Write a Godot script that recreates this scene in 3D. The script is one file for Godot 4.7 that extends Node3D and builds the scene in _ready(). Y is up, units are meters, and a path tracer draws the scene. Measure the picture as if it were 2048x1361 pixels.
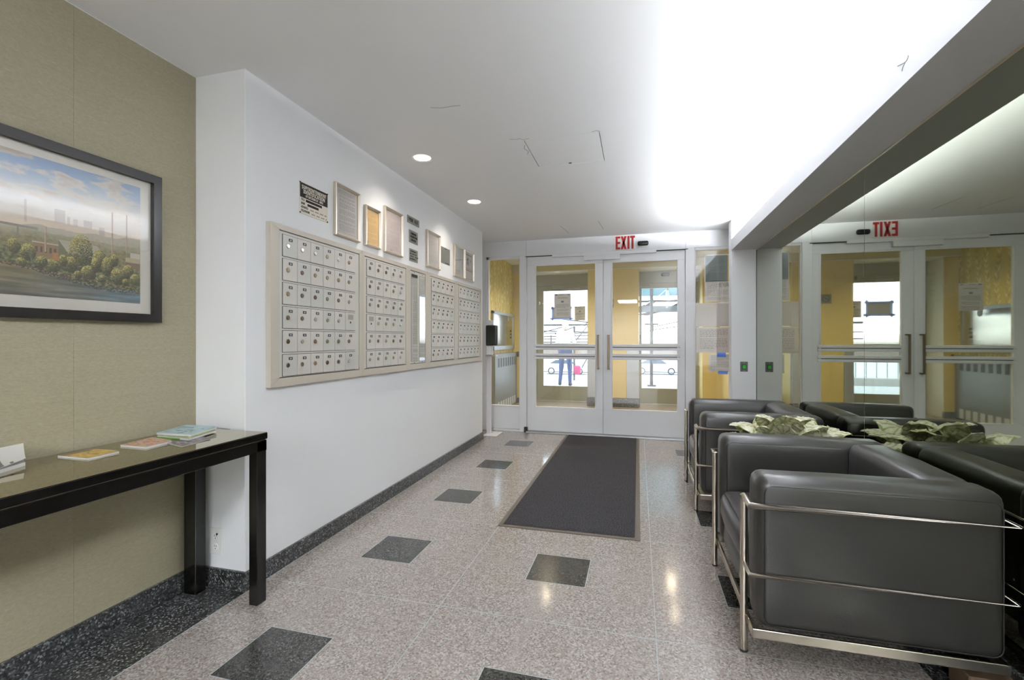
extends Node3D
# Lobby. Lengths in metres. In the helpers z runs AWAY from the camera (forward); P() turns it into Godot's -Z.

var M := {}
var rng := RandomNumberGenerator.new()
var used := {}

func _ready() -> void:
	rng.seed = 7
	setup_view()
	setup_materials()
	build_shell()
	build_door_wall()
	build_vestibule()
	build_outside()
	build_lamps()
	build_mailboxes()
	build_wall_notices()
	build_picture()
	build_console()
	build_mat()
	build_chairs()
	build_plant()
	build_small_things()

func setup_view() -> void:
	var cam := Camera3D.new()
	cam.name = "camera"
	cam.position = Vector3(0, 1.2, 0)
	cam.rotation = Vector3(0, atan(252.0 / 940.0), 0)
	cam.fov = rad_to_deg(2.0 * atan(680.5 / 940.0))
	cam.near = 0.05
	cam.far = 300.0
	add_child(cam)
	cam.current = true
	var sky_mat := ProceduralSkyMaterial.new()
	sky_mat.sky_top_color = Color(0.80, 0.90, 1.0)
	sky_mat.sky_horizon_color = Color(0.95, 0.98, 1.0)
	sky_mat.ground_horizon_color = Color(0.8, 0.8, 0.8)
	sky_mat.ground_bottom_color = Color(0.6, 0.6, 0.6)
	sky_mat.sky_energy_multiplier = SKY
	sky_mat.ground_energy_multiplier = SKY * 0.5
	sky_mat.sun_angle_max = 0.0
	var sky := Sky.new()
	sky.sky_material = sky_mat
	var env := Environment.new()
	env.background_mode = Environment.BG_SKY
	env.sky = sky
	env.tonemap_mode = Environment.TONE_MAPPER_LINEAR
	env.tonemap_exposure = 1.54
	env.sdfgi_enabled = true
	env.ssao_enabled = true
	env.ssil_enabled = true
	var we := WorldEnvironment.new()
	we.name = "world_environment"
	we.environment = env
	add_child(we)
	# long fluorescent cove behind the soffit fascia, shining up on the ceiling
	area("cove_light", P(1.105, 2.270, -0.2), Vector2(0.03, 11.2), Vector3(-0.72, 0.69, 0.0).normalized(), Color(0.97, 0.985, 1.0), COVE)
	# ceiling panel lamps in the back of the lobby
	for p in PANELS:
		area("panel_light", P(p.x, 2.47, p.y), Vector2(0.58, 1.18), Vector3.DOWN, Color(0.96, 0.98, 1.0), PANEL_E)

const SKY := 2.0
const COVE := 25.0
const PANEL_E := 22.0
const PANELS := [Vector2(-0.33, -4.0), Vector2(-0.33, -7.0)]

func area(called: String, at: Vector3, size: Vector2, dir: Vector3, col: Color, e: float) -> void:
	var l := AreaLight3D.new()
	l.name = called
	l.area_size = size
	l.light_color = col
	l.light_energy = e
	l.area_normalize_energy = true
	l.area_range = 20.0
	l.area_attenuation = 2.0
	l.shadow_enabled = true
	l.position = at
	# area lights shine along their -Z; keep their long side (y) along the world's z
	l.basis = Basis(Vector3(0, 0, 1).cross(dir), Vector3(0, 0, 1), -dir)
	add_child(l, true)

# ------------------------------------------------------------------ helpers
func P(x: float, y: float, z: float) -> Vector3:
	return Vector3(x, y, -z)

func mk() -> SurfaceTool:
	var st := SurfaceTool.new()
	st.begin(Mesh.PRIMITIVE_TRIANGLES)
	return st

func fin(st: SurfaceTool) -> ArrayMesh:
	st.generate_normals()
	return st.commit()

func numbered(called: String) -> String:
	if not used.has(called):
		used[called] = 0
		return called
	used[called] += 1
	return "%s_%03d" % [called, used[called]]

func tag(o: Node, label := "", category := "", group := "", kind := "") -> void:
	if label: o.set_meta("label", label)
	if category: o.set_meta("category", category)
	if group: o.set_meta("group", group)
	if kind: o.set_meta("kind", kind)

func thing(called: String, label: String, category: String, at: Vector3, group := "") -> Node3D:
	var o := Node3D.new()
	o.name = numbered(called)
	o.position = at
	tag(o, label, category, group)
	add_child(o, true)
	return o

func gpos(n: Node) -> Vector3:
	var p := Vector3.ZERO
	while n is Node3D and n != self:
		p += n.position
		n = n.get_parent()
	return p

func part(called: String, shape, material: Material, parent: Node, at := Vector3.ZERO, label := "") -> MeshInstance3D:
	var o := MeshInstance3D.new()
	o.name = called
	o.mesh = fin(shape) if shape is SurfaceTool else shape
	o.material_override = material
	o.position = at - gpos(parent)
	if label: o.set_meta("label", label)
	parent.add_child(o, true)
	return o

func struct(called: String, shape, material: Material, label := "") -> MeshInstance3D:
	var o := part(numbered(called), shape, material, self)
	tag(o, label, "", "", "structure")
	return o

func tri(st: SurfaceTool, a: Vector3, b: Vector3, c: Vector3, mid: Vector3) -> void:
	if (b - a).cross(c - a).dot((a + b + c) / 3.0 - mid) > 0.0:
		st.add_vertex(a); st.add_vertex(c); st.add_vertex(b)
	else:
		st.add_vertex(a); st.add_vertex(b); st.add_vertex(c)

func flat(st: SurfaceTool) -> void:
	st.set_smooth_group(-1)

# a box, its edges chamfered by v
func box(st: SurfaceTool, x0: float, x1: float, y0: float, y1: float, z0: float, z1: float, v := 0.0) -> void:
	flat(st)
	var c := P((x0 + x1) / 2, (y0 + y1) / 2, (z0 + z1) / 2)
	var h := Vector3(absf(x1 - x0), absf(y1 - y0), absf(z1 - z0)) / 2.0
	v = minf(v, minf(h.x, minf(h.y, h.z)) * 0.9)
	for ax in 3:
		var u := (ax + 1) % 3
		var w := (ax + 2) % 3
		for s in [-1.0, 1.0]:
			var q: Array[Vector3] = []
			for k in [[-1, -1], [1, -1], [1, 1], [-1, 1]]:
				var p := Vector3.ZERO
				p[ax] = s * h[ax]
				p[u] = k[0] * (h[u] - v)
				p[w] = k[1] * (h[w] - v)
				q.append(c + p)
			tri(st, q[0], q[1], q[2], c)
			tri(st, q[0], q[2], q[3], c)
	if v <= 0.0:
		return
	for ax in 3:
		var u := (ax + 1) % 3
		var w := (ax + 2) % 3
		for su in [-1.0, 1.0]:
			for sw in [-1.0, 1.0]:
				var q: Array[Vector3] = []
				for e in [-1.0, 1.0]:
					var p := Vector3.ZERO
					p[ax] = e * (h[ax] - v)
					p[u] = su * h[u]
					p[w] = sw * (h[w] - v)
					q.append(c + p)
					p[u] = su * (h[u] - v)
					p[w] = sw * h[w]
					q.append(c + p)
				tri(st, q[0], q[1], q[2], c)
				tri(st, q[1], q[3], q[2], c)
	for sx in [-1.0, 1.0]:
		for sy in [-1.0, 1.0]:
			for sz in [-1.0, 1.0]:
				tri(st, c + Vector3(sx * h.x, sy * (h.y - v), sz * (h.z - v)), c + Vector3(sx * (h.x - v), sy * h.y, sz * (h.z - v)), c + Vector3(sx * (h.x - v), sy * (h.y - v), sz * h.z), c)

func boxm(x0: float, x1: float, y0: float, y1: float, z0: float, z1: float, v := 0.0) -> ArrayMesh:
	var st := mk()
	box(st, x0, x1, y0, y1, z0, z1, v)
	return fin(st)

# a soft box: edges rounded by r, faces swelling by puff
func soft(st: SurfaceTool, x0: float, x1: float, y0: float, y1: float, z0: float, z1: float, r: float, puff := 0.0, wob := 0.0) -> void:
	st.set_smooth_group(1)
	var lo := Vector3(x0, y0, -z1)
	var hi := Vector3(x1, y1, -z0)
	var c := (lo + hi) / 2.0
	var h := (hi - lo) / 2.0
	var noise := FastNoiseLite.new()
	noise.seed = 3
	noise.frequency = 4.0
	var ts := []
	for ax in 3:
		var t := []
		for k in 4: t.append(-h[ax] + r * (1.0 - cos(k * PI / 6.0)))
		for k in range(1, 6): t.append(lerpf(-h[ax] + r, h[ax] - r, k / 6.0))
		for k in 4: t.append(h[ax] - r * (1.0 - cos((3 - k) * PI / 6.0)))
		ts.append(t)
	for ax in 3:
		var u := (ax + 1) % 3
		var w := (ax + 2) % 3
		var nu: int = ts[u].size()
		var nw: int = ts[w].size()
		for s in [-1.0, 1.0]:
			var g := []
			for i in nu:
				for j in nw:
					var p := Vector3.ZERO
					p[ax] = s * h[ax]
					p[u] = ts[u][i]
					p[w] = ts[w][j]
					var inner := p.clamp(-h + Vector3.ONE * r, h - Vector3.ONE * r)
					var n := (p - inner).normalized()
					var q := inner + n * r
					var fu: float = p[u] / h[u]
					var fw: float = p[w] / h[w]
					q[ax] += s * puff * (1.0 - fu * fu) * (1.0 - fw * fw)
					if wob > 0.0: q += n * wob * noise.get_noise_3dv((q + c) * 2.0)
					g.append(c + q)
			for i in nu - 1:
				for j in nw - 1:
					var a: Vector3 = g[i * nw + j]
					var b: Vector3 = g[(i + 1) * nw + j]
					var d: Vector3 = g[(i + 1) * nw + j + 1]
					var e: Vector3 = g[i * nw + j + 1]
					tri(st, a, b, d, c)
					tri(st, a, d, e, c)

# a round bar along points, mitred at the corners
func tube(st: SurfaceTool, pts: Array, r: float, seg := 10, closed := false, r_end := -1.0) -> void:
	st.set_smooth_group(1)
	var n := pts.size()
	var rings := []
	var side := Vector3.ZERO
	for i in n:
		var before: Vector3 = pts[(i - 1 + n) % n] if closed or i > 0 else pts[0]
		var here: Vector3 = pts[i]
		var after: Vector3 = pts[(i + 1) % n] if closed or i < n - 1 else pts[n - 1]
		var d0 := (here - before).normalized()
		var d1 := (after - here).normalized()
		if d0 == Vector3.ZERO: d0 = d1
		if d1 == Vector3.ZERO: d1 = d0
		var t := (d0 + d1).normalized()
		if side == Vector3.ZERO:
			side = t.cross(Vector3.UP if absf(t.y) < 0.9 else Vector3.RIGHT).normalized()
		side = (side - t * side.dot(t)).normalized()
		var up := t.cross(side)
		var bend := d1 - d0
		var stretch := 1.0 / maxf(t.dot(d0), 0.5)
		var rr := r if r_end < 0.0 else lerpf(r, r_end, float(i) / maxf(n - 1, 1))
		var ring := []
		for k in seg:
			var a := TAU * k / seg
			var v := (side * cos(a) + up * sin(a)) * rr
			if bend.length() > 0.01:
				var b := (bend - t * bend.dot(t)).normalized()
				v += b * v.dot(b) * (stretch - 1.0)
			ring.append(here + v)
		rings.append(ring)
	for i in (n if closed else n - 1):
		var mid: Vector3 = (pts[i] + pts[(i + 1) % n]) / 2.0
		for k in seg:
			var a: Vector3 = rings[i][k]
			var b: Vector3 = rings[i][(k + 1) % seg]
			var c: Vector3 = rings[(i + 1) % n][(k + 1) % seg]
			var d: Vector3 = rings[(i + 1) % n][k]
			tri(st, a, b, c, mid)
			tri(st, a, c, d, mid)
	if not closed:
		flat(st)
		var whole: Vector3 = (pts[0] + pts[n - 1]) / 2.0
		for e in [0, n - 1]:
			var inward: Vector3 = pts[1] if e == 0 else pts[n - 2]
			for k in range(1, seg - 1):
				tri(st, rings[e][0], rings[e][k], rings[e][k + 1], inward)

# a turned shape: profile points (radius, height along the axis)
func lathe(st: SurfaceTool, at: Vector3, axis: Vector3, profile: Array, seg := 24, smooth := true) -> void:
	var up := axis.normalized()
	var sx := up.cross(Vector3.UP if absf(up.y) < 0.9 else Vector3.RIGHT).normalized()
	var sz := up.cross(sx)
	for i in profile.size() - 1:
		var p: Vector2 = profile[i]
		var q: Vector2 = profile[i + 1]
		if smooth: st.set_smooth_group(1)
		else: st.set_smooth_group(2 + i)
		var along := q - p
		var nrm := Vector2(along.y, -along.x)   # outward for a profile that climbs
		for k in seg:
			var a0 := TAU * k / seg
			var a1 := TAU * (k + 1) / seg
			var d0 := sx * cos(a0) + sz * sin(a0)
			var d1 := sx * cos(a1) + sz * sin(a1)
			var v00 := at + d0 * p.x + up * p.y
			var v01 := at + d1 * p.x + up * p.y
			var v10 := at + d0 * q.x + up * q.y
			var v11 := at + d1 * q.x + up * q.y
			var dm := (d0 + d1) / 2.0
			var mid := (v00 + v11) / 2.0 - (dm * nrm.x + up * nrm.y)
			if p.x > 1e-6: tri(st, v00, v01, v11, mid)
			if q.x > 1e-6: tri(st, v00, v11, v10, mid)

# a polygon in the plane across `axis` (0 x, 1 y, 2 z), pulled from d0 to d1; points are (x,y), (x,z) or (z,y), z forward
func prism(st: SurfaceTool, pts: PackedVector2Array, axis: int, d0: float, d1: float) -> void:
	flat(st)
	var at := func(p: Vector2, d: float) -> Vector3:
		if axis == 0: return P(d, p.y, p.x)
		if axis == 1: return P(p.x, d, p.y)
		return P(p.x, p.y, d)
	var ids := Geometry2D.triangulate_polygon(pts)
	var dir: Vector3 = at.call(pts[0], d1) - at.call(pts[0], d0)
	for i in range(0, ids.size(), 3):
		for d in [d0, d1]:
			var a: Vector3 = at.call(pts[ids[i]], d)
			var b: Vector3 = at.call(pts[ids[i + 1]], d)
			var c: Vector3 = at.call(pts[ids[i + 2]], d)
			tri(st, a, b, c, (a + b + c) / 3.0 + (dir if d == d0 else -dir))
	var ccw := not Geometry2D.is_polygon_clockwise(pts)
	var n := pts.size()
	for i in n:
		var p := pts[i]
		var q := pts[(i + 1) % n]
		var o := (q - p).orthogonal() * (-1.0 if ccw else 1.0)
		var m2 := (p + q) / 2.0
		var inside: Vector3 = at.call(m2 + o.normalized() * 1e-3, (d0 + d1) / 2.0)
		if not Geometry2D.is_point_in_polygon(m2 + o.normalized() * 1e-4, pts):
			inside = at.call(m2 - o.normalized() * 1e-3, (d0 + d1) / 2.0)
		var a: Vector3 = at.call(p, d0)
		var b: Vector3 = at.call(q, d0)
		var c: Vector3 = at.call(q, d1)
		var d: Vector3 = at.call(p, d1)
		tri(st, a, b, c, inside)
		tri(st, a, c, d, inside)

# a flat printed sheet with uv, corner a top-left, b top-right, c bottom-right, d bottom-left as read
func sheet(a: Vector3, b: Vector3, c: Vector3, d: Vector3, thick := 0.0006) -> ArrayMesh:
	var st := mk()
	flat(st)
	var n := (b - a).cross(d - a).normalized() * -1.0
	var mid := (a + c) / 2.0 - n
	var put := func(v: Vector3, t: Vector2) -> void:
		st.set_uv(t)
		st.add_vertex(v)
	var quad := func(q: Array, back: bool) -> void:
		var uv := [Vector2(0, 0), Vector2(1, 0), Vector2(1, 1), Vector2(0, 1)]
		var order := [0, 1, 2, 0, 2, 3]
		if back: order = [0, 2, 1, 0, 3, 2]
		for i in order: put.call(q[i], uv[i])
	quad.call([a, b, c, d], false)
	quad.call([a - n * thick, b - n * thick, c - n * thick, d - n * thick], true)
	return fin(st)

func text(called: String, s: String, height: float, mat: Material, parent: Node, at: Vector3, rot_y: float, width := 0.0, bold := true) -> MeshInstance3D:
	var t := TextMesh.new()
	var f := SystemFont.new()
	f.font_names = PackedStringArray(["Droid Sans"])
	f.font_weight = 700 if bold else 400
	t.font = f
	t.text = s
	t.font_size = 64
	t.pixel_size = height / 46.0
	t.depth = 0.0012
	t.curve_step = 4.0
	var o := part(called, t, mat, parent, at)
	o.rotation.y = rot_y
	if width > 0.0:
		var w := t.get_aabb().size.x
		o.scale.x = width / w if w > 0.0 else 1.0
	return o

func mat(key: String, col: Color, rough := 0.6, metal := 0.0) -> StandardMaterial3D:
	if M.has(key): return M[key]
	var m := StandardMaterial3D.new()
	m.resource_name = key
	m.albedo_color = col
	m.roughness = rough
	m.metallic = metal
	M[key] = m
	return m

func c8(r: int, g: int, b: int) -> Color:
	return Color8(r, g, b)

func tri_tex(m: StandardMaterial3D, t: Texture2D, per_metre: float, world := true) -> void:
	m.albedo_texture = t
	m.uv1_triplanar = true
	m.uv1_world_triplanar = world
	m.uv1_scale = Vector3.ONE * per_metre
	m.uv1_triplanar_sharpness = 8.0

func ramp(cols: Array, steps: Array, hard := true) -> Gradient:
	var g := Gradient.new()
	g.offsets = PackedFloat32Array(steps)
	g.colors = PackedColorArray(cols)
	if hard: g.interpolation_mode = Gradient.GRADIENT_INTERPOLATE_CONSTANT
	return g

func noise_tex(type: int, freq: float, seed_: int, grad: Gradient, size := 1024, octaves := 1, normal := false, bump := 4.0) -> NoiseTexture2D:
	var n := FastNoiseLite.new()
	n.noise_type = type
	n.frequency = freq
	n.seed = seed_
	n.fractal_type = FastNoiseLite.FRACTAL_FBM if octaves > 1 else FastNoiseLite.FRACTAL_NONE
	n.fractal_octaves = octaves
	n.cellular_return_type = FastNoiseLite.RETURN_CELL_VALUE
	var t := NoiseTexture2D.new()
	t.width = size
	t.height = size
	t.seamless = true
	t.noise = n
	t.color_ramp = grad
	if normal:
		t.as_normal_map = true
		t.bump_strength = bump
	return t

# ------------------------------------------------------------------ materials
func setup_materials() -> void:
	mat("white_wall", c8(236, 237, 240), 0.7)
	mat("ceiling_white", c8(242, 243, 246), 0.85)
	mat("trim_white", c8(216, 216, 220), 0.5)
	mat("door_white", c8(228, 229, 232), 0.4)
	mat("dark_gap", c8(38, 37, 35), 0.8)
	mat("black", c8(20, 20, 21), 0.5)
	mat("black_gloss", c8(14, 12, 11), 0.12)
	mat("steel", c8(205, 196, 184), 0.22, 1.0)
	mat("steel_brushed", c8(176, 180, 184), 0.34, 1.0)
	mat("aluminium", c8(190, 190, 190), 0.35, 0.9)
	mat("bronze", c8(120, 104, 88), 0.35, 0.8)
	mat("zinc", c8(165, 172, 174), 0.45, 0.2)
	mat("mailbox", c8(206, 203, 197), 0.5, 0.2)
	mat("mailbox_frame", c8(200, 192, 180), 0.45, 0.25)
	mat("champagne", c8(206, 196, 180), 0.3, 0.7)
	mat("brass_a", c8(156, 140, 120), 0.3, 0.9)
	mat("brass_b", c8(122, 106, 92), 0.35, 0.9)
	mat("brass_c", c8(214, 214, 210), 0.2, 1.0)
	mat("paper", c8(226, 220, 216), 0.8)
	mat("mirror", c8(166, 170, 154), 0.02, 1.0)
	mat("mirror_edge", c8(30, 44, 32), 0.3)
	mat("red", c8(168, 18, 20), 0.5)
	see_through(mat("tape_blue", c8(16, 120, 235), 0.5), 0.9)
	mat("exit_green", c8(20, 150, 40), 0.4)
	mat("outlet", c8(236, 236, 234), 0.4)
	mat("wood_block", c8(92, 74, 56), 0.6)
	mat("olive_metal", c8(148, 148, 128), 0.4, 0.2)
	mat("yellow_wall", c8(204, 186, 104), 0.6)
	mat("vest_white", c8(210, 210, 196), 0.7)
	mat("radiator", c8(128, 134, 138), 0.42, 0.6)
	mat("seam", c8(22, 21, 22), 0.6)
	mat("rubber", c8(92, 84, 74), 0.7)
	var glass := mat("glass", Color(0.96, 0.985, 0.97, 0.04), 0.0)
	glass.transparency = BaseMaterial3D.TRANSPARENCY_ALPHA
	var N := FastNoiseLite.TYPE_CELLULAR
	var S := FastNoiseLite.TYPE_SIMPLEX_SMOOTH
	# terrazzo, light and dark: chips of several tones
	var light_t := noise_tex(N, 0.17, 11, ramp([c8(166, 154, 144), c8(182, 170, 160), c8(192, 182, 172), c8(150, 142, 134), c8(204, 194, 184), c8(176, 160, 150), c8(214, 206, 198), c8(132, 124, 118)], [0.0, 0.14, 0.32, 0.46, 0.56, 0.7, 0.84, 0.95]))
	var m := mat("terrazzo_light", Color(0.86, 0.87, 0.89), 0.12)
	tri_tex(m, light_t, 1.0)
	var dark_t := noise_tex(N, 0.2, 21, ramp([c8(64, 64, 62), c8(88, 87, 84), c8(52, 52, 50), c8(104, 102, 98), c8(76, 76, 73), c8(128, 126, 122)], [0.0, 0.2, 0.42, 0.6, 0.74, 0.93]))
	m = mat("terrazzo_dark", Color(0.8, 0.8, 0.8), 0.16)
	tri_tex(m, dark_t, 1.0)
	var gran_t := noise_tex(N, 0.17, 31, ramp([c8(26, 26, 26), c8(72, 73, 74), c8(40, 40, 40), c8(104, 106, 108), c8(58, 58, 58), c8(140, 142, 144)], [0.0, 0.24, 0.42, 0.64, 0.76, 0.92]))
	m = mat("granite", Color(1, 1, 1), 0.3)
	tri_tex(m, gran_t, 1.0)
	# carpet
	m = mat("carpet", Color(0.78, 0.77, 0.77), 0.95)
	tri_tex(m, noise_tex(S, 0.09, 41, ramp([c8(38, 36, 40), c8(74, 71, 75), c8(118, 114, 118)], [0.2, 0.5, 0.8], false), 512, 3), 2.2)
	m.heightmap_enabled = true
	m.heightmap_texture = noise_tex(S, 0.12, 42, null, 512, 2)
	m.heightmap_scale = 1.6
	# leather
	m = mat("leather", c8(46, 45, 43), 0.3)
	m.normal_enabled = true
	m.normal_texture = noise_tex(N, 0.09, 51, null, 512, 1, true, 1.2)
	m.normal_scale = 0.25
	m.uv1_triplanar = true
	m.uv1_scale = Vector3.ONE * 4.0
	m.rim_enabled = true
	m.rim = 0.12
	m = mat("leather_seat", c8(58, 54, 56), 0.3)
	# woven wallpaper: fine horizontal threads
	var im := Image.create(512, 512, false, Image.FORMAT_RGB8)
	var n := FastNoiseLite.new()
	n.seed = 61
	n.frequency = 0.5
	for y in 512:
		var row := n.get_noise_2d(0.0, y * 1.7) * 0.5
		for x in 512:
			var a := cos(TAU * x / 512.0)
			var b := sin(TAU * x / 512.0)
			var v := n.get_noise_3d(a * 9.0, b * 9.0, y * 1.1) * 0.6 + row * 0.5
			v += n.get_noise_3d(a * 120.0, b * 120.0, y * 0.12 + 50.0) * 0.25
			im.set_pixel(x, y, Color(0.645 + v * 0.10, 0.615 + v * 0.10, 0.52 + v * 0.09))
	m = mat("wallpaper", Color(0.97, 0.97, 0.97), 0.55)
	tri_tex(m, ImageTexture.create_from_image(im), 1.6)
	m = mat("black_wood", c8(20, 17, 15), 0.16)
	tri_tex(m, noise_tex(S, 0.02, 71, ramp([c8(255, 255, 255), c8(255, 255, 255), c8(150, 140, 130)], [0.0, 0.72, 0.9], false), 512, 4), 1.0)
	m.albedo_color = c8(13, 11, 10)
	M["wheat"] = wheat_material()

func wheat_material() -> StandardMaterial3D:
	var im := Image.create(512, 1024, false, Image.FORMAT_RGB8)
	im.fill(c8(200, 182, 84))
	var r := RandomNumberGenerator.new()
	r.seed = 5
	for stem in 5:
		var x := 50.0 + stem * 102.0
		var ph := r.randf() * TAU
		var y := 0.0
		while y < 1024.0:
			var cx := x + sin(y / 1024.0 * TAU * 2.0 + ph) * 14.0
			for s in [-1.0, 1.0]:
				var col := c8(246, 240, 186) if r.randf() > 0.35 else c8(140, 122, 44)
				var ang: float = s * r.randf_range(0.35, 0.7)
				for t in 46:
					var f := t / 45.0
					var wid := 9.0 * sin(f * PI)
					var px := cx + sin(ang) * f * 46.0
					var py := y - cos(ang) * f * 46.0
					im.fill_rect(Rect2i(posmod(int(px - wid / 2), 506), posmod(int(py), 1020), maxi(1, int(wid)), 2), col)
			im.fill_rect(Rect2i(posmod(int(cx), 510), int(y), 2, 30), c8(190, 168, 80))
			y += r.randf_range(36.0, 46.0)
	var m := mat("wheat_paper", Color(1, 1, 1), 0.5)
	m.albedo_texture = ImageTexture.create_from_image(im)
	m.uv1_triplanar = true
	m.uv1_world_triplanar = true
	m.uv1_scale = Vector3(1.0, 0.5, 1.0)
	return m

# ------------------------------------------------------------------ setting
const CEIL := 2.5
const XM := 1.217    # face of the mirrors
const XW := -1.815   # face of the white mailbox wall

func build_shell() -> void:
	var st := mk()
	# floor: bed, then terrazzo panels with a dark square in each, zinc strips between
	var floor_ := struct("floor", boxm(-2.6, 1.5, -0.2, -0.02, -9.2, 6.0), mat("black", Color.BLACK), "polished terrazzo floor of pale panels with dark grey squares")
	var xs := [-1.80, -0.8645, 0.0705, 1.005]
	var px := 0.9355
	var pz := 0.948
	var z0 := 1.017 - pz
	var t := 0.1485
	for i in 3:
		for k in 6:
			var a: float = xs[i] + 0.0015
			var b: float = xs[i + 1] - 0.0015
			var c := z0 + k * pz + 0.0015
			var d := minf(z0 + (k + 1) * pz - 0.0015, 5.97)
			if k == 5: d = 5.97
			var mx: float = (xs[i] + xs[i + 1]) / 2.0
			var mz := z0 + (k + 0.5) * pz
			st = mk()
			box(st, a, mx - t, -0.02, 0, c, d)
			box(st, mx + t, b, -0.02, 0, c, d)
			box(st, mx - t, mx + t, -0.02, 0, c, mz - t)
			box(st, mx - t, mx + t, -0.02, 0, mz + t, d)
			part("terrazzo_panel", st, M.terrazzo_light, floor_)
			st = mk()
			box(st, mx - t + 0.002, mx + t - 0.002, -0.02, 0.0002, mz - t + 0.002, mz + t - 0.002)
			part("dark_tile", st, M.terrazzo_dark, floor_)
			st = mk()
			for s in [-1.0, 1.0]:
				box(st, mx + s * t - 0.0018, mx + s * t + 0.0018, -0.02, 0.0003, mz - t, mz + t)
				box(st, mx - t, mx + t, -0.02, 0.0003, mz + s * t - 0.0018, mz + s * t + 0.0018)
			part("tile_edging", st, M.zinc, floor_)
	for i in 3:
		part("divider_strip", boxm(xs[i] - 0.0018, xs[i] + 0.0018, -0.02, 0.0002, z0, 5.97), M.zinc, floor_)
	for k in range(1, 6):
		part("divider_strip", boxm(-1.8, 1.005, -0.02, 0.0002, z0 + k * pz - 0.0018, z0 + k * pz + 0.0018), M.zinc, floor_)
	part("terrazzo_panel", boxm(-1.80, 1.005, -0.02, 0, -9.0, z0 - 0.001), M.terrazzo_light, floor_)
	part("border_strip", boxm(-2.12, -1.8025, -0.02, 0, -9.0, 1.84), M.granite, floor_, Vector3.ZERO, "dark speckled border strip along the papered wall")
	part("border_strip", boxm(1.005, 1.24, -0.02, 0, -9.0, 5.97), M.granite, floor_, Vector3.ZERO, "dark speckled border strip along the mirrors")
	part("terrazzo_panel", boxm(-2.25, -1.8025, -0.02, 0, 5.39, 5.97), M.terrazzo_light, floor_)

	# ceiling with an access hatch and two holes for the downlights
	var ceil_ := CSGCombiner3D.new()
	ceil_.name = "ceiling"
	ceil_.material_override = M.ceiling_white
	var slab := CSGBox3D.new()
	slab.name = "slab"
	slab.size = Vector3(4.1, 0.2, 15.2)
	slab.position = P(-0.55, CEIL + 0.1, -1.6)
	ceil_.add_child(slab)
	var h := 0
	for z in [3.075, 4.177]:
		var hole := CSGCylinder3D.new()
		hole.name = "hole"
		hole.operation = CSGShape3D.OPERATION_SUBTRACTION
		hole.radius = 0.062
		hole.height = 0.3
		hole.sides = 32
		hole.position = P(-1.488, CEIL, z)
		ceil_.add_child(hole, true)
	var groove := CSGBox3D.new()
	groove.name = "hatch_opening"
	groove.operation = CSGShape3D.OPERATION_SUBTRACTION
	groove.size = Vector3(0.488, 0.03, 0.488)
	groove.position = P(-0.476, CEIL, 3.222)
	ceil_.add_child(groove)
	tag(ceil_, "plain white plaster ceiling with hairline cracks", "", "", "structure")
	add_child(ceil_)
	part("hatch_panel", boxm(-0.715, -0.237, CEIL + 0.0005, CEIL + 0.012, 2.983, 3.461, 0.0015), M.ceiling_white, ceil_)
	st = mk()
	box(st, -0.49, -0.47, CEIL - 0.003, CEIL + 0.002, 3.435, 3.447, 0.001)
	part("hatch_latch", st, mat("black", Color.BLACK), ceil_)
	# plaster cracks and flaking edges by the hatch
	for c in [[[-0.80, 2.93], [-0.77, 2.945], [-0.74, 2.94], [-0.715, 2.965], [-0.68, 2.955]], [[-1.12, 2.42], [-1.06, 2.44], [-1.0, 2.435], [-0.95, 2.44]], [[-0.86, 5.3], [-0.83, 5.52], [-0.815, 5.7]], [[-0.42, 5.2], [-0.40, 5.45], [-0.395, 5.6]], [[-0.28, 2.965], [-0.25, 2.95], [-0.23, 2.97]], [[-0.73, 3.05], [-0.745, 3.1], [-0.73, 3.16], [-0.745, 3.2]]]:
		st = mk()
		var pts := []
		for p in c: pts.append(P(p[0], CEIL + 0.0008, p[1]))
		tube(st, pts, 0.0022, 5)
		part("plaster_crack", st, mat("crack", c8(150, 150, 150), 0.9), ceil_)

	# left: papered wall, in strips of paper
	var wl := struct("wall_left", boxm(-2.6, -2.1135, 0, CEIL, -9.2, 1.84), M.white_wall, "recessed wall papered in olive beige woven wallcovering")
	var edges := [-9.2, -5.0, -3.7, -2.4, -1.2, 0.0, 0.66, 1.3185, 1.84]
	for i in edges.size() - 1:
		part("wallpaper_strip", boxm(-2.1135, -2.111, 0.09, CEIL - 0.004, edges[i] + 0.0004, edges[i + 1] - 0.0004), M.wallpaper, wl)
	# white wall that carries the mailboxes; its end faces the camera beside the console table
	struct("wall_left_front", boxm(-2.6, XW, 0, CEIL, 1.84, 5.39, 0.002), M.white_wall, "white wall that carries the mailboxes and framed notices")
	struct("wall_alcove", boxm(-2.6, -2.2, 0, CEIL, 5.39, 6.1), M.white_wall)
	struct("wall_back", boxm(-2.6, 1.5, 0, CEIL, -9.2, -6.0), M.white_wall)
	# dark granite baseboards
	struct("baseboard_left", boxm(-2.1135, -2.098, 0, 0.092, -9.0, 1.825, 0.002), M.granite, "black speckled granite baseboard under the wallpaper")
	struct("baseboard_corner", boxm(-2.1, -1.80, 0, 0.092, 1.825, 1.841, 0.002), M.granite, "black speckled granite baseboard on the wall end")
	struct("baseboard_front", boxm(XW - 0.002, -1.80, 0, 0.09, 1.842, 5.39, 0.002), M.granite, "dark granite baseboard under the mailboxes")
	# right: wall, mirrors, soffit with the light cove
	var wr := struct("wall_right", boxm(1.235, 1.5, 0, CEIL, -9.2, 6.0), M.white_wall, "mirrored right wall under a light cove")
	var me := [5.497, 4.305, 3.035, 1.765, 0.495, -0.775, -2.045, -3.315, -4.585, -8.99]
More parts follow.
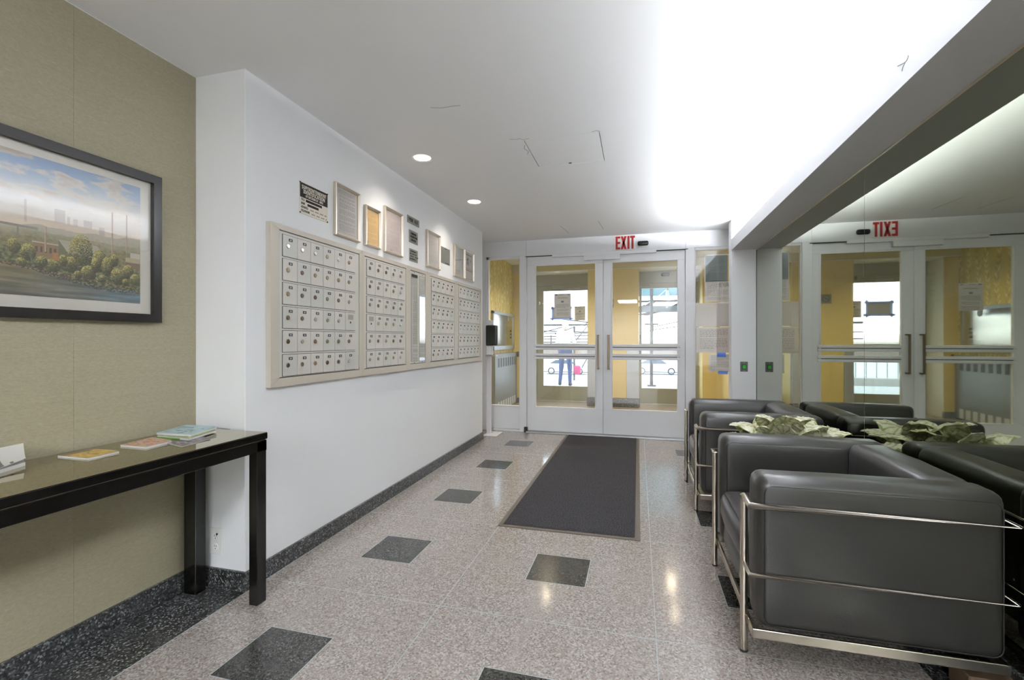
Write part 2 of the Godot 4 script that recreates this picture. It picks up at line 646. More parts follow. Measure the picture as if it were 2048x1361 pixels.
	for i in me.size() - 1:
		st = mk()
		box(st, XM, 1.233, 0.10, 2.165, me[i + 1] + 0.001, me[i] - 0.001, 0.0012)
		part("mirror_panel", st, M.mirror, wr, Vector3.ZERO, "grey tinted mirror panel")
	for i in range(1, 5):
		part("mirror_joint", boxm(XM + 0.001, 1.234, 0.10, 2.165, me[i] - 0.0012, me[i] + 0.0012), M.mirror_edge, wr)
	part("mirror_channel", boxm(XM - 0.006, 1.234, 2.158, 2.17, -8.99, 5.497, 0.001), M.champagne, wr)
	part("mirror_end_strip", boxm(XM - 0.003, 1.234, 0.1, 2.16, 5.494, 5.5), M.mirror_edge, wr)
	struct("baseboard_right", boxm(XM - 0.012, 1.236, 0, 0.10, -9.0, 5.5, 0.002), M.granite, "dark granite baseboard under the mirrors")
	st = mk()
	prism(st, PackedVector2Array([Vector2(0.972, 2.168), Vector2(1.24, 2.168), Vector2(1.24, 2.186), Vector2(0.99, 2.186), Vector2(0.99, 2.288), Vector2(0.972, 2.288)]), 2, -9.0, 5.5)
	var sof := struct("soffit", st, mat("soffit_paint", c8(202, 202, 205), 0.6), "white soffit with a low fascia hiding the cove lamps")
	st = mk()
	tube(st, [P(0.9715, 2.262, 2.145), P(0.9715, 2.250, 2.105), P(0.9715, 2.246, 2.085)], 0.0018, 5)
	tube(st, [P(0.9715, 2.246, 2.085), P(0.9715, 2.256, 2.07), P(0.9715, 2.262, 2.075)], 0.0014, 5)
	tube(st, [P(0.9715, 2.248, 2.09), P(0.9715, 2.236, 2.11), P(0.9715, 2.225, 2.115)], 0.0014, 5)
	part("plaster_crack", st, mat("crack", c8(150, 150, 150), 0.9), sof)
	struct("wall_pier", boxm(0.972, 1.3, 0, CEIL, 5.5, 5.66, 0.002), mat("white_wall", Color.WHITE), "white pier between the sidelight and the mirrors")

# ------------------------------------------------------------------ glazed wall with the two entrance doors
const ZD := 5.98

func build_door_wall() -> void:
	var m: StandardMaterial3D = M.door_white
	var hd := struct("wall_front", boxm(-2.6, 1.3, 2.30, 2.62, ZD + 0.004, 6.12), m, "white metal head panels over the entrance doors")
	for r in [[-2.2, -1.409], [-1.4065, 0.5485], [0.551, 1.3]]:
		part("head_panel", boxm(r[0], r[1], 2.302, CEIL, ZD - 0.008, ZD + 0.006, 0.001), m, hd)
	# frame members
	var fr := struct("trim_1", boxm(-1.492, -1.404, 0, 2.30, 5.955, 6.06, 0.003), m, "white metal door frame with sidelights")
	part("mullion", boxm(0.548, 0.650, 0, 2.30, 5.955, 6.06, 0.003), m, fr)
	part("mullion", boxm(-2.2, -1.953, 0, 2.30, 5.96, 6.06, 0.003), m, fr)
	part("head_rail", boxm(-1.404, 0.548, 2.287, 2.302, 5.965, 6.06), m, fr)
	part("shadow_line", boxm(-1.42, -1.05, 2.281, 2.289, 5.953, 5.97), mat("dark_gap", Color.BLACK), fr)
	part("shadow_line", boxm(0.21, 0.575, 2.281, 2.289, 5.953, 5.97), mat("dark_gap", Color.BLACK), fr)
	part("threshold", boxm(-1.404, 0.548, 0, 0.018, 5.93, 6.07, 0.004), M.aluminium, fr)
	part("sill_strip", boxm(-1.404, 1.2, 0, 0.008, 5.905, 5.935, 0.003), M.aluminium, fr)
	# left sidelight
	var sl := struct("window_1", boxm(-1.953, -1.492, 0.03, 0.325, 5.985, 6.03, 0.003), m, "left sidelight over a white kick panel")
	part("glass_bead", ring_x(-1.953, -1.492, 0.325, 2.30, 0.03, 0.012, 5.972, 6.03), m, sl)
	part("pane", boxm(-1.925, -1.505, 0.335, 2.272, 6.0, 6.006), M.glass, sl)
	part("base_rail", boxm(-1.953, -1.492, 0.0, 0.028, 5.965, 6.04, 0.002), m, sl)
	# right sidelight
	var sr := struct("window_2", boxm(0.650, 1.3, 0.03, 0.325, 5.985, 6.03, 0.003), m, "right sidelight covered with taped papers")
	part("glass_bead", ring_x(0.650, 1.26, 0.325, 2.30, 0.012, 0.012, 5.972, 6.03), m, sr)
	part("pane", boxm(0.660, 1.25, 0.335, 2.285, 6.0, 6.006), M.glass, sr)
	part("base_rail", boxm(0.650, 1.3, 0.0, 0.028, 5.965, 6.04, 0.002), m, sr)
	make_door("door_1", -1.397, -0.4235, -1.285, -0.519, -1, "left entrance door, white metal and glass")
	make_door("door_2", -0.4205, 0.5435, -0.31, 0.460, 1, "right entrance door, white metal and glass")
	# concealed operator boxes across the head of both doors
	var op := thing("door_closer", "long white flat door closer covers across the heads of both doors", "door closer", P(-0.42, 2.2, ZD))
	part("cover_bar", boxm(-1.063, 0.214, 2.262, 2.303, 5.945, 5.979, 0.002), m, op)
	part("centre_box", boxm(-0.662, -0.212, 2.203, 2.262, 5.93, 5.979, 0.003), m, op)
	part("hinge_cover", boxm(-1.43, -1.385, 0.0, 0.07, 5.935, 5.956, 0.003), mat("dark_gap", Color.BLACK), fr)

func ring_x(x0: float, x1: float, y0: float, y1: float, wx: float, wy: float, z0: float, z1: float) -> SurfaceTool:
	var st := mk()
	box(st, x0, x0 + wx, y0, y1, z0, z1, 0.002)
	box(st, x1 - 0.012, x1, y0, y1, z0, z1, 0.002)
	box(st, x0, x1, y0, y0 + wy, z0, z1, 0.002)
	box(st, x0, x1, y1 - wy - 0.02, y1, z0, z1, 0.002)
	return st

func make_door(called: String, x0: float, x1: float, g0: float, g1: float, side: int, label: String) -> void:
	var m: StandardMaterial3D = M.door_white
	var bead := 0.012
	var d := struct(called, boxm(x0, x1, 0.022, 0.333, ZD, 6.025, 0.003), m, label)
	part("stile", boxm(x0, g0, 0.333, 2.168, ZD, 6.025, 0.003), m, d)
	part("stile", boxm(g1, x1, 0.333, 2.168, ZD, 6.025, 0.003), m, d)
	part("top_rail", boxm(x0, x1, 2.168, 2.284, ZD, 6.025, 0.003), m, d)
	var st := mk()
	for q in [[g0 - bead, g0 + 0.004, 0.322, 2.18], [g1 - 0.004, g1 + bead, 0.322, 2.18], [g0, g1, 0.322, 0.337], [g0, g1, 2.164, 2.18]]:
		box(st, q[0], q[1], q[2], q[3], ZD - 0.004, ZD + 0.01, 0.0015)
	part("glazing_bead", st, m, d)
	part("pane", boxm(g0 - 0.003, g1 + 0.003, 0.33, 2.17, 6.0, 6.006), M.glass, d)
	# two double push rails across the glass, with a dark groove in each
	var r0 := g0 - 0.02 if side < 0 else g0 - 0.002
	var r1 := g1 + 0.002 if side < 0 else g1 + 0.03
	for y in [[1.072, 1.143], [0.955, 1.026]]:
		var mid: float = (y[0] + y[1]) / 2.0
		st = mk()
		for z in [[5.972, 5.998], [6.008, 6.032]]:
			box(st, r0, r1, mid + 0.004, y[1], z[0], z[1], 0.003)
			box(st, r0, r1, y[0], mid - 0.004, z[0], z[1], 0.003)
		var rail := part("push_rail", st, m, d)
		part("groove", boxm(r0 + 0.001, r1 - 0.001, mid - 0.004, mid + 0.004, 5.98, 6.03), mat("dark_gap", Color.BLACK), rail)
	# pull handle
	var hx := -0.482 if side < 0 else -0.352
	var hh := -0.02 if side < 0 else 0.02
	st = mk()
	box(st, hx - 0.012, hx + 0.012, 0.836, 1.264, 5.905, 5.92, 0.004)
	for y in [0.836, 1.25]:
		box(st, hx - 0.012, hx + 0.012, y, y + 0.014, 5.918, ZD + 0.002, 0.002)
	part("pull_handle", st, M.bronze, d)
	st = mk()
	box(st, hx - 0.012, hx + 0.012, 0.836, 1.264, 6.085, 6.10, 0.004)
	for y in [0.836, 1.25]:
		box(st, hx - 0.012, hx + 0.012, y, y + 0.014, 6.022, 6.087, 0.002)
	part("pull_handle", st, M.bronze, d)

# ------------------------------------------------------------------ vestibule
func build_vestibule() -> void:
	var st := mk()
	struct("floor_vestibule", boxm(-2.6, 1.6, -0.2, 0.0, 6.0, 9.4), mat("vest_floor", c8(150, 138, 122), 0.25), "tan vestibule floor")
	struct("ceiling_vestibule", boxm(-2.6, 1.6, 2.62, 2.75, 6.12, 9.5), mat("vest_white", Color.WHITE))
	struct("wall_vestibule_left", boxm(-2.6, -2.30, 0, 2.62, 6.1, 9.4), M.wheat, "yellow vestibule wall printed with wheat ears")
	struct("wall_vestibule_right", boxm(1.35, 1.6, 0, 2.62, 6.1, 9.4), M.yellow_wall, "yellow vestibule wall")
	var wf := struct("wall_vestibule_front", boxm(-0.885, 0.018, 0, 2.48, 8.65, 9.3), M.yellow_wall, "yellow piers between and beside the street doors")
	part("pier", boxm(-2.31, -2.10, 0, 2.48, 8.70, 9.3), M.yellow_wall, wf)
	part("pier", boxm(1.07, 1.36, 0, 2.48, 8.65, 9.3), M.yellow_wall, wf)
	part("bulkhead", boxm(-2.31, 1.36, 2.48, 2.62, 8.62, 9.4), mat("vest_bulkhead", c8(190, 182, 130), 0.6), wf)
	part("bulkhead_edge", boxm(-2.31, 1.36, 2.475, 2.482, 8.615, 9.3), mat("vest_white", Color.WHITE), wf)
	part("reveal_panel", boxm(-2.105, -2.095, 0, 2.48, 8.69, 9.12), mat("vest_white", Color.WHITE), wf)
	st = mk()
	box(st, -0.9, 0.03, 0, 0.16, 8.60, 8.655, 0.004)
	part("baseboard", st, M.granite, wf)
	part("baseboard", boxm(1.06, 1.36, 0, 0.16, 8.62, 8.655, 0.004), M.granite, wf)
	part("baseboard", boxm(-2.31, -2.09, 0, 0.1, 8.66, 8.705, 0.004), M.granite, wf)
	for x in [[-0.888, -0.75], [-0.198, 0.021]]:
		part("steel_guard", boxm(x[0], x[1], 0.16, 1.08, 8.635, 8.655, 0.003), M.steel_brushed, wf)
	# street doors
	street_door("door_3", -2.095, -0.885, -1.93, -0.89, -1.807, -0.943, 1, "left street door of grey-green metal and glass")
	street_door("door_4", 0.018, 1.07, 0.022, 1.065, 0.066, 0.945, -1, "right street door of grey-green metal and glass")
	# steel intercom panel on the wheat wall
	var it := thing("intercom_panel", "large framed stainless steel intercom panel on the yellow wheat wall", "intercom", P(-2.30, 1.03, 7.94))
	st = mk()
	for q in [[7.27, 8.61, 1.63, 1.68], [7.27, 8.61, 1.03, 1.10], [7.27, 7.33, 1.03, 1.68], [8.55, 8.61, 1.03, 1.68]]:
		box(st, -2.2995, -2.262, q[2], q[3], q[0], q[1], 0.004)
	part("frame", st, M.steel_brushed, it)
	part("face_plate", boxm(-2.2995, -2.275, 1.09, 1.64, 7.32, 8.56, 0.002), mat("polished_steel", c8(190, 192, 190), 0.12, 1.0), it)
	st = mk()
	lathe(st, P(-2.275, 1.585, 8.2), Vector3(1, 0, 0), [Vector2(0.05, 0.0), Vector2(0.05, 0.006), Vector2(0.0, 0.006)], 20, false)
	part("speaker_grille", st, M.radiator, it)
	for i in 3:
		part("button", boxm(-2.276, -2.268, 1.35 - i * 0.06, 1.38 - i * 0.06, 8.36, 8.42, 0.003), M.black, it)
	# steel radiator cover with slots
	var rc := thing("radiator_cover", "brushed steel radiator cover with slots at top and bottom, below the intercom", "radiator", P(-2.30, 0, 7.95))
	part("cover", boxm(-2.2995, -2.225, 0.02, 0.972, 7.25, 8.66, 0.006), M.radiator, rc)
	for i in 8:
		var z := 7.41 + i * 0.15
		part("slot", boxm(-2.227, -2.2235, 0.745, 0.895, z, z + 0.085), M.black, rc)
		part("bottom_slot", boxm(-2.227, -2.2235, 0.03, 0.17, z, z + 0.095), mat("pale_slot", c8(190, 196, 198), 0.5), rc)
	# a small dark switch on the return wall
	var sw := thing("wall_switch", "small dark oval switch on the yellow return wall beside the radiator", "switch", P(-2.2, 0.93, 8.70))
	part("plate", boxm(-2.235, -2.195, 0.88, 0.98, 8.69, 8.702, 0.004), mat("dark_bronze", c8(70, 60, 48), 0.4, 0.5), sw)
	part("toggle", boxm(-2.222, -2.208, 0.915, 0.945, 8.682, 8.692, 0.002), M.black, sw)
	# no smoking plate on the pier
	var ns := thing("no_smoking_sign", "small grey plate with a no-smoking symbol on the yellow pier", "sign", P(-0.5, 1.8, 8.65))
	part("plate", boxm(-0.575, -0.425, 1.79, 1.94, 8.640, 8.651, 0.002), mat("sign_grey", c8(120, 120, 104), 0.5), ns)
	st = mk()
	var pts := []
	for i in 24: pts.append(P(-0.5 + cos(TAU * i / 24) * 0.05, 1.868 + sin(TAU * i / 24) * 0.05, 8.639))
	tube(st, pts, 0.005, 6, true)
	tube(st, [P(-0.535, 1.833, 8.638), P(-0.465, 1.903, 8.638)], 0.005, 6)
	part("ring_and_bar", st, M.black, ns)
	st = mk()
	box(st, -0.528, -0.475, 1.862, 1.872, 8.637, 8.641)
	tube(st, [P(-0.475, 1.874, 8.639), P(-0.47, 1.882, 8.639), P(-0.476, 1.89, 8.639)], 0.002, 5)
	part("cigarette", st, M.black, ns)
	# motion sensor over the right street door
	var ms := thing("motion_sensor", "black oval motion sensor over the right street door", "sensor", P(0.48, 2.37, 9.1))
	st = mk()
	soft(st, 0.41, 0.56, 2.37, 2.435, 9.04, 9.1, 0.03)
	part("housing", st, M.black, ms)
	# notices: one on the lobby door, one on the street door, one framed with blue tape
	var dt := doc_tex(220, 290, c8(214, 208, 200), c8(120, 112, 108), 3, 24, true)
	var n1 := thing("paper_notice", "paper notice taped high on the glass of the left entrance door", "notice", P(-0.94, 1.5, 6.007))
	part("sheet", sheet(P(-1.045, 1.797, 6.0085), P(-0.832, 1.797, 6.0085), P(-0.832, 1.507, 6.0085), P(-1.045, 1.507, 6.0085)), printed("notice_print", dt), n1)
	var n2 := thing("paper_notice", "pale paper notice on the left street door, right of the blue tape", "notice", P(-1.09, 1.58, 9.16))
	part("sheet", sheet(P(-1.195, 1.856, 9.158), P(-0.985, 1.856, 9.158), P(-0.985, 1.58, 9.158), P(-1.195, 1.58, 9.158)), see_through(printed("notice_print_pale", dt)), n2)
	var n3 := thing("taped_notice", "small paper notice framed with bright blue masking tape on the left street door", "notice", P(-1.45, 1.6, 9.16))
	part("sheet", boxm(-1.62, -1.28, 1.62, 1.83, 9.157, 9.158), see_through(mat("taped_paper", c8(196, 190, 190), 0.8), 0.5), n3)
	for q in [[-1.68, -1.22, 1.60, 1.635], [-1.66, -1.24, 1.81, 1.845], [-1.645, -1.61, 1.58, 1.86], [-1.29, -1.255, 1.58, 1.87]]:
		part("tape_strip", boxm(q[0], q[1], q[2], q[3], 9.154, 9.1568), M.tape_blue, n3)
	build_sidelight_papers()

func street_door(called: String, f0: float, f1: float, x0: float, x1: float, g0: float, g1: float, side: int, label: String) -> void:
	var m: StandardMaterial3D = M.olive_metal
	var d := struct(called, boxm(x0, x1, 0.02, 0.298, 9.14, 9.185, 0.003), m, label)
	part("stile", boxm(x0, g0, 0.298, 2.165, 9.14, 9.185, 0.003), m, d)
	part("stile", boxm(g1, x1, 0.298, 2.165, 9.14, 9.185, 0.003), m, d)
	part("top_rail", boxm(x0, x1, 2.165, 2.26, 9.14, 9.185, 0.003), m, d)
	part("pane", boxm(g0 - 0.004, g1 + 0.004, 0.29, 2.17, 9.16, 9.166), M.glass, d)
	part("push_rail", boxm(g0, g1, 1.04, 1.13, 9.12, 9.158, 0.004), m, d)
	part("head", boxm(f0, f1, 2.26, 2.48, 9.10, 9.2, 0.003), m, d)
	if x0 > f0 + 0.05: part("jamb", boxm(f0, x0 - 0.003, 0, 2.26, 9.12, 9.2, 0.003), m, d)
	var mid := (x0 + x1) / 2.0
	part("closer_box", boxm(x0 + 0.3 if side > 0 else x0, x1 - 0.2 if side > 0 else x0 + 0.2, 2.20, 2.27, 9.06, 9.14, 0.004), m, d)
	var hx := x1 - 0.035 if side > 0 else x0 + 0.016
	var st := mk()
	tube(st, [P(hx, 1.29, 9.14), P(hx, 1.29, 9.08), P(hx, 0.82, 9.08), P(hx, 0.82, 9.14)], 0.011, 8)
	part("pull_handle", st, M.black, d)
	part("threshold", boxm(f0, f1, 0, 0.018, 9.1, 9.22, 0.003), M.aluminium, d)

func build_sidelight_papers() -> void:
	# papers taped to the vestibule side of the right sidelight; the camera sees their backs
	var z := 6.0075
	var list := [
		["poster", "grey-green poster taped at the top of the right sidelight", 0.775, 1.018, 1.892, 2.203, Color8(104, 116, 112), 13],
		["paper_notice", "white printed sheet just below the grey-green poster on the right sidelight", 0.768, 1.06, 1.656, 1.90, Color8(222, 217, 213), 14],
		["paper_notice", "wide blank sheets taped across the sidelight, upper of the pair", 0.668, 1.06, 1.36, 1.64, Color8(222, 215, 211), 0],
		["paper_notice", "wide faintly printed sheets taped across the sidelight, lower of the pair", 0.674, 1.06, 1.05, 1.345, Color8(218, 210, 207), 15],
		["paper_notice", "small white sheet held with blue tape low on the right sidelight", 0.815, 1.06, 0.82, 1.035, Color8(224, 221, 218), 16]]
	for a in list:
		var o := thing(a[0], a[1], "poster" if a[0] == "poster" else "notice", P(a[2], a[4], z))
		var col: Color = a[6]
		var m := printed("side_%d" % a[7], doc_tex(150, 150, col, col.darkened(0.3), a[7], 14 if a[7] else 0, false))
		if a[0] != "poster": see_through(m)
		part("sheet", sheet(P(a[2], a[5], z), P(a[3], a[5], z), P(a[3], a[4], z), P(a[2], a[4], z)), m, o)
		if a[0] == "poster":
			var st := mk()
			box(st, a[2] - 0.008, a[2] + 0.012, a[4], a[5] + 0.012, z + 0.0008, z + 0.002)
			box(st, a[2] - 0.008, a[3] + 0.012, a[5] - 0.006, a[5] + 0.014, z + 0.0008, z + 0.002)
			part("white_margin", st, M.paper, o)
		elif a[5] == 1.64:
			part("fold_sheet", boxm(0.905, 1.06, 1.362, 1.638, z + 0.001, z + 0.0016), mat("paper_shade", c8(176, 170, 168), 0.8), o)
			part("tape_strip", boxm(0.91, 1.06, 1.632, 1.652, z - 0.0012, z - 0.0004), mat("tape_white", c8(240, 240, 238), 0.4), o)
		elif a[5] == 1.035:
			for q in [[0.905, 1.0, 1.0, 1.05], [0.915, 1.02, 0.795, 0.833]]:
				part("tape_strip", boxm(q[0], q[1], q[2], q[3], 5.9975, 5.9985), M.tape_blue, o)
		elif a[5] == 1.90:
			text("print", "EYA", 0.05, mat("print_grey", c8(150, 146, 140), 0.8), o, P(0.978, 1.852, 5.9995), 0.0, 0.11)
		else:
			part("tape_strip", boxm(0.67, 1.06, 1.345, 1.352, z - 0.0012, z - 0.0004), mat("tape_white", c8(240, 240, 238), 0.4), o)

# ------------------------------------------------------------------ street
func build_outside() -> void:
	var st := mk()
	prism(st, PackedVector2Array([Vector2(9.4, -0.35), Vector2(9.4, -0.02), Vector2(14.5, -0.03), Vector2(42.0, -2.05), Vector2(90.0, -2.2), Vector2(90.0, -3.0), Vector2(42.0, -3.0)]), 0, -45.0, 45.0)
	struct("ground", st, mat("pavement", c8(196, 194, 190), 0.9), "pale pavement and street falling away from the door")
	struct("facade", boxm(-9.0, -2.6, -0.2, 6.0, 9.0, 9.4), mat("facade", c8(150, 130, 112), 0.9))
	struct("facade", boxm(1.6, 8.0, -0.2, 6.0, 9.0, 9.4), mat("facade", c8(150, 130, 112), 0.9))
	struct("facade", boxm(-2.6, 1.6, 2.62, 6.0, 9.3, 9.5), mat("facade", c8(150, 130, 112), 0.9))
	# sidewalk shed
	var teal := mat("teal", c8(70, 140, 150), 0.7)
	var galv := mat("galvanised", c8(70, 76, 84), 0.5, 0.3)
	var rust := mat("rust_paint", c8(80, 66, 66), 0.7)
	var sh := thing("sidewalk_shed", "sidewalk scaffold shed of teal deck, steel beams and pipe posts outside", "scaffold", P(0, 0, 13))
	for i in 10:
		part("deck_plank", boxm(-0.2 + i * 0.32, 0.116 + i * 0.32, 2.56, 2.60, 10.0, 15.2), teal, sh)
	part("beam", boxm(-0.6, 3.2, 2.05, 2.24, 15.0, 15.16), mat("beam_grey", c8(150, 154, 162), 0.5, 0.2), sh)
	part("beam", boxm(-0.6, 3.2, 2.36, 2.42, 15.0, 15.1), galv, sh)
	for x in [0.1, 1.0]:
		st = mk()
		prism(st, PackedVector2Array([Vector2(x, 2.24), Vector2(x + 0.28, 2.24), Vector2(x + 0.5, 2.42), Vector2(x + 0.35, 2.42)]), 2, 14.9, 15.0)
		part("gusset", st, rust, sh)
	st = mk()
	prism(st, PackedVector2Array([Vector2(-0.1, 1.98), Vector2(0.3, 1.95), Vector2(0.65, 2.05), Vector2(0.3, 2.05)]), 2, 14.95, 15.05)
	part("gusset", st, rust, sh)
	st = mk()
	tube(st, [P(0.347, -0.01, 13.03), P(0.347, 2.56, 13.03)], 0.045, 10)
	box(st, 0.24, 0.46, -0.03, 0.01, 12.93, 13.13)
	part("post", st, galv, sh)
	st = mk()
	box(st, 0.17, 0.52, 1.6, 1.64, 12.98, 13.08)
	box(st, 0.31, 0.40, 1.42, 1.64, 12.97, 13.09)
	part("bracket", st, mat("dark_steel", c8(52, 52, 58), 0.5, 0.4), sh)
	for q in [[0.40, 1.55, 1.2, 1.72], [0.40, 1.47, 1.2, 1.58], [0.31, 1.45, -0.3, 1.33]]:
		st = mk()
		tube(st, [P(q[0], q[1], 13.03), P(q[2], q[3], 13.0)], 0.012, 6)
		part("brace", st, mat("dark_steel", Color.BLACK), sh)
	st = mk()
	tube(st, [P(-1.86, -0.02, 14.2), P(-1.86, 1.62, 14.2)], 0.03, 8)
	part("post", st, galv, sh)
	for y in [1.64, 1.40, 1.22]:
		st = mk()
		box(st, -3.4, -1.2, y, y + (0.06 if y > 1.5 else 0.03), 14.6, 14.64)
		part("rail", st, galv, sh)
	for q in [[-3.3, 1.30, -1.15, 1.36, 15.2], [-3.2, 1.50, -1.3, 1.44, 14.9], [-3.3, 1.12, -1.2, 1.14, 15.6], [-2.4, 1.86, -1.2, 1.7, 14.3], [-2.75, 0.9, -2.75, 1.36, 15.2], [-1.75, 0.3, -1.25, 1.2, 15.2], [-1.5, 0.0, -1.5, 1.3, 15.6]]:
		st = mk()
		tube(st, [P(q[0], q[1], q[4]), P(q[2], q[3], q[4])], 0.022, 6)
		part("pipe", st, galv, sh)
	for q in [[-3.1, 1.38, -2.2, 1.62], [-2.5, 1.38, -1.9, 1.6], [-1.6, 1.62, -1.3, 1.98], [-2.0, 1.0, -1.5, 1.62]]:
		st = mk()
		tube(st, [P(q[0], q[1], 14.5), P(q[2], q[3], 14.5)], 0.018, 6)
		part("brace", st, galv, sh)
	# bare bulb on its cord
	var bl := thing("hanging_bulb", "bare white lamp bulb hanging on a cord under the teal deck", "bulb", P(0.7, 2.2, 12.1))
	st = mk()
	lathe(st, P(0.695, 2.21, 12.1), Vector3.UP, [Vector2(0.0, 0.0), Vector2(0.03, 0.01), Vector2(0.046, 0.06), Vector2(0.04, 0.14), Vector2(0.024, 0.2), Vector2(0.024, 0.23), Vector2(0.0, 0.23)], 16)
	part("bulb", st, mat("opal", c8(245, 245, 245), 0.3), bl)
	st = mk()
	lathe(st, P(0.695, 2.42, 12.1), Vector3.UP, [Vector2(0.0, 0.0), Vector2(0.035, 0.0), Vector2(0.035, 0.06), Vector2(0.0, 0.06)], 14, false)
	part("socket", st, M.olive_metal, bl)
	st = mk()
	tube(st, [P(0.695, 2.46, 12.1), P(0.55, 2.36, 12.6), P(0.36, 2.27, 13.2), P(0.2, 2.2, 13.9)], 0.012, 6)
	tube(st, [P(0.695, 2.47, 12.1), P(0.75, 2.52, 12.05), P(1.1, 2.53, 12.0)], 0.012, 6)
	part("cord", st, mat("cord_white", c8(230, 232, 232), 0.5), bl)
	# planter fence seen in the mirror
	var fe := thing("street_fence", "low metal bar fence on a pale kerb outside the left street door", "fence", P(-4.2, 0, 15))
	part("kerb", boxm(-9.2, -3.1, -0.25, 0.16, 14.9, 15.25, 0.02), mat("pavement", Color.WHITE), fe)
	part("top_rail", boxm(-9.2, -3.1, 0.72, 0.76, 15.05, 15.09), galv, fe)
	for i in 13:
		st = mk()
		tube(st, [P(-6.15 + i * 0.25, 0.15, 15.07), P(-6.15 + i * 0.25, 0.73, 15.07)], 0.01, 6)
		part("bar", st, galv, fe)
	build_car(P(-6.62, -2.05, 44.0), "white car parked across the street, left of the pipe post")
	build_car(P(1.67, -2.05, 46.0), "white car parked across the street, right of the pipe post")
	build_person()

func build_car(at: Vector3, label: String) -> void:
	var x := at.x
	var y := at.y
	var z := -at.z
	var o := thing("car", label, "car", at)
	var st := mk()
	prism(st, PackedVector2Array([Vector2(x - 2.2, y + 0.28), Vector2(x + 2.2, y + 0.28), Vector2(x + 2.25, y + 0.62), Vector2(x + 2.1, y + 0.9), Vector2(x + 1.25, y + 0.97), Vector2(x + 0.55, y + 1.42), Vector2(x - 0.9, y + 1.45), Vector2(x - 1.75, y + 1.02), Vector2(x - 2.25, y + 0.95), Vector2(x - 2.3, y + 0.55)]), 2, z, z + 1.75)
	part("body", st, mat("car_white", c8(235, 236, 238), 0.25), o)
	st = mk()
	prism(st, PackedVector2Array([Vector2(x - 1.55, y + 1.02), Vector2(x + 1.0, y + 1.0), Vector2(x + 0.5, y + 1.36), Vector2(x - 0.85, y + 1.38)]), 2, z - 0.01, z + 0.02)
	part("side_window", st, mat("car_glass", c8(60, 70, 80), 0.1), o)
	part("sill", boxm(x - 2.1, x + 2.1, y + 0.2, y + 0.3, z + 0.02, z + 1.7), M.black, o)
	for wx in [x - 1.32, x + 1.32]:
		st = mk()
		lathe(st, P(wx, y + 0.33, z + 0.2), Vector3(0, 0, 1), [Vector2(0.0, 0.19), Vector2(0.2, 0.19), Vector2(0.22, 0.21), Vector2(0.33, 0.21), Vector2(0.33, 0.0), Vector2(0.0, 0.0)], 22, false)
		var w := part("wheel", st, M.black, o)
		st = mk()
		lathe(st, P(wx, y + 0.33, z - 0.012), Vector3(0, 0, 1), [Vector2(0.0, 0.02), Vector2(0.05, 0.02), Vector2(0.05, 0.0), Vector2(0.0, 0.0)], 12, false)
		for k in 8:
			var a := TAU * k / 8
			tube(st, [P(wx + cos(a) * 0.04, y + 0.33 + sin(a) * 0.04, z - 0.015), P(wx + cos(a) * 0.2, y + 0.33 + sin(a) * 0.2, z - 0.012)], 0.022, 6)
		var ringp := []
		for k in 22: ringp.append(P(wx + cos(TAU * k / 22) * 0.2, y + 0.33 + sin(TAU * k / 22) * 0.2, z - 0.01))
		tube(st, ringp, 0.022, 6, true)
		part("rim", st, M.aluminium, w)

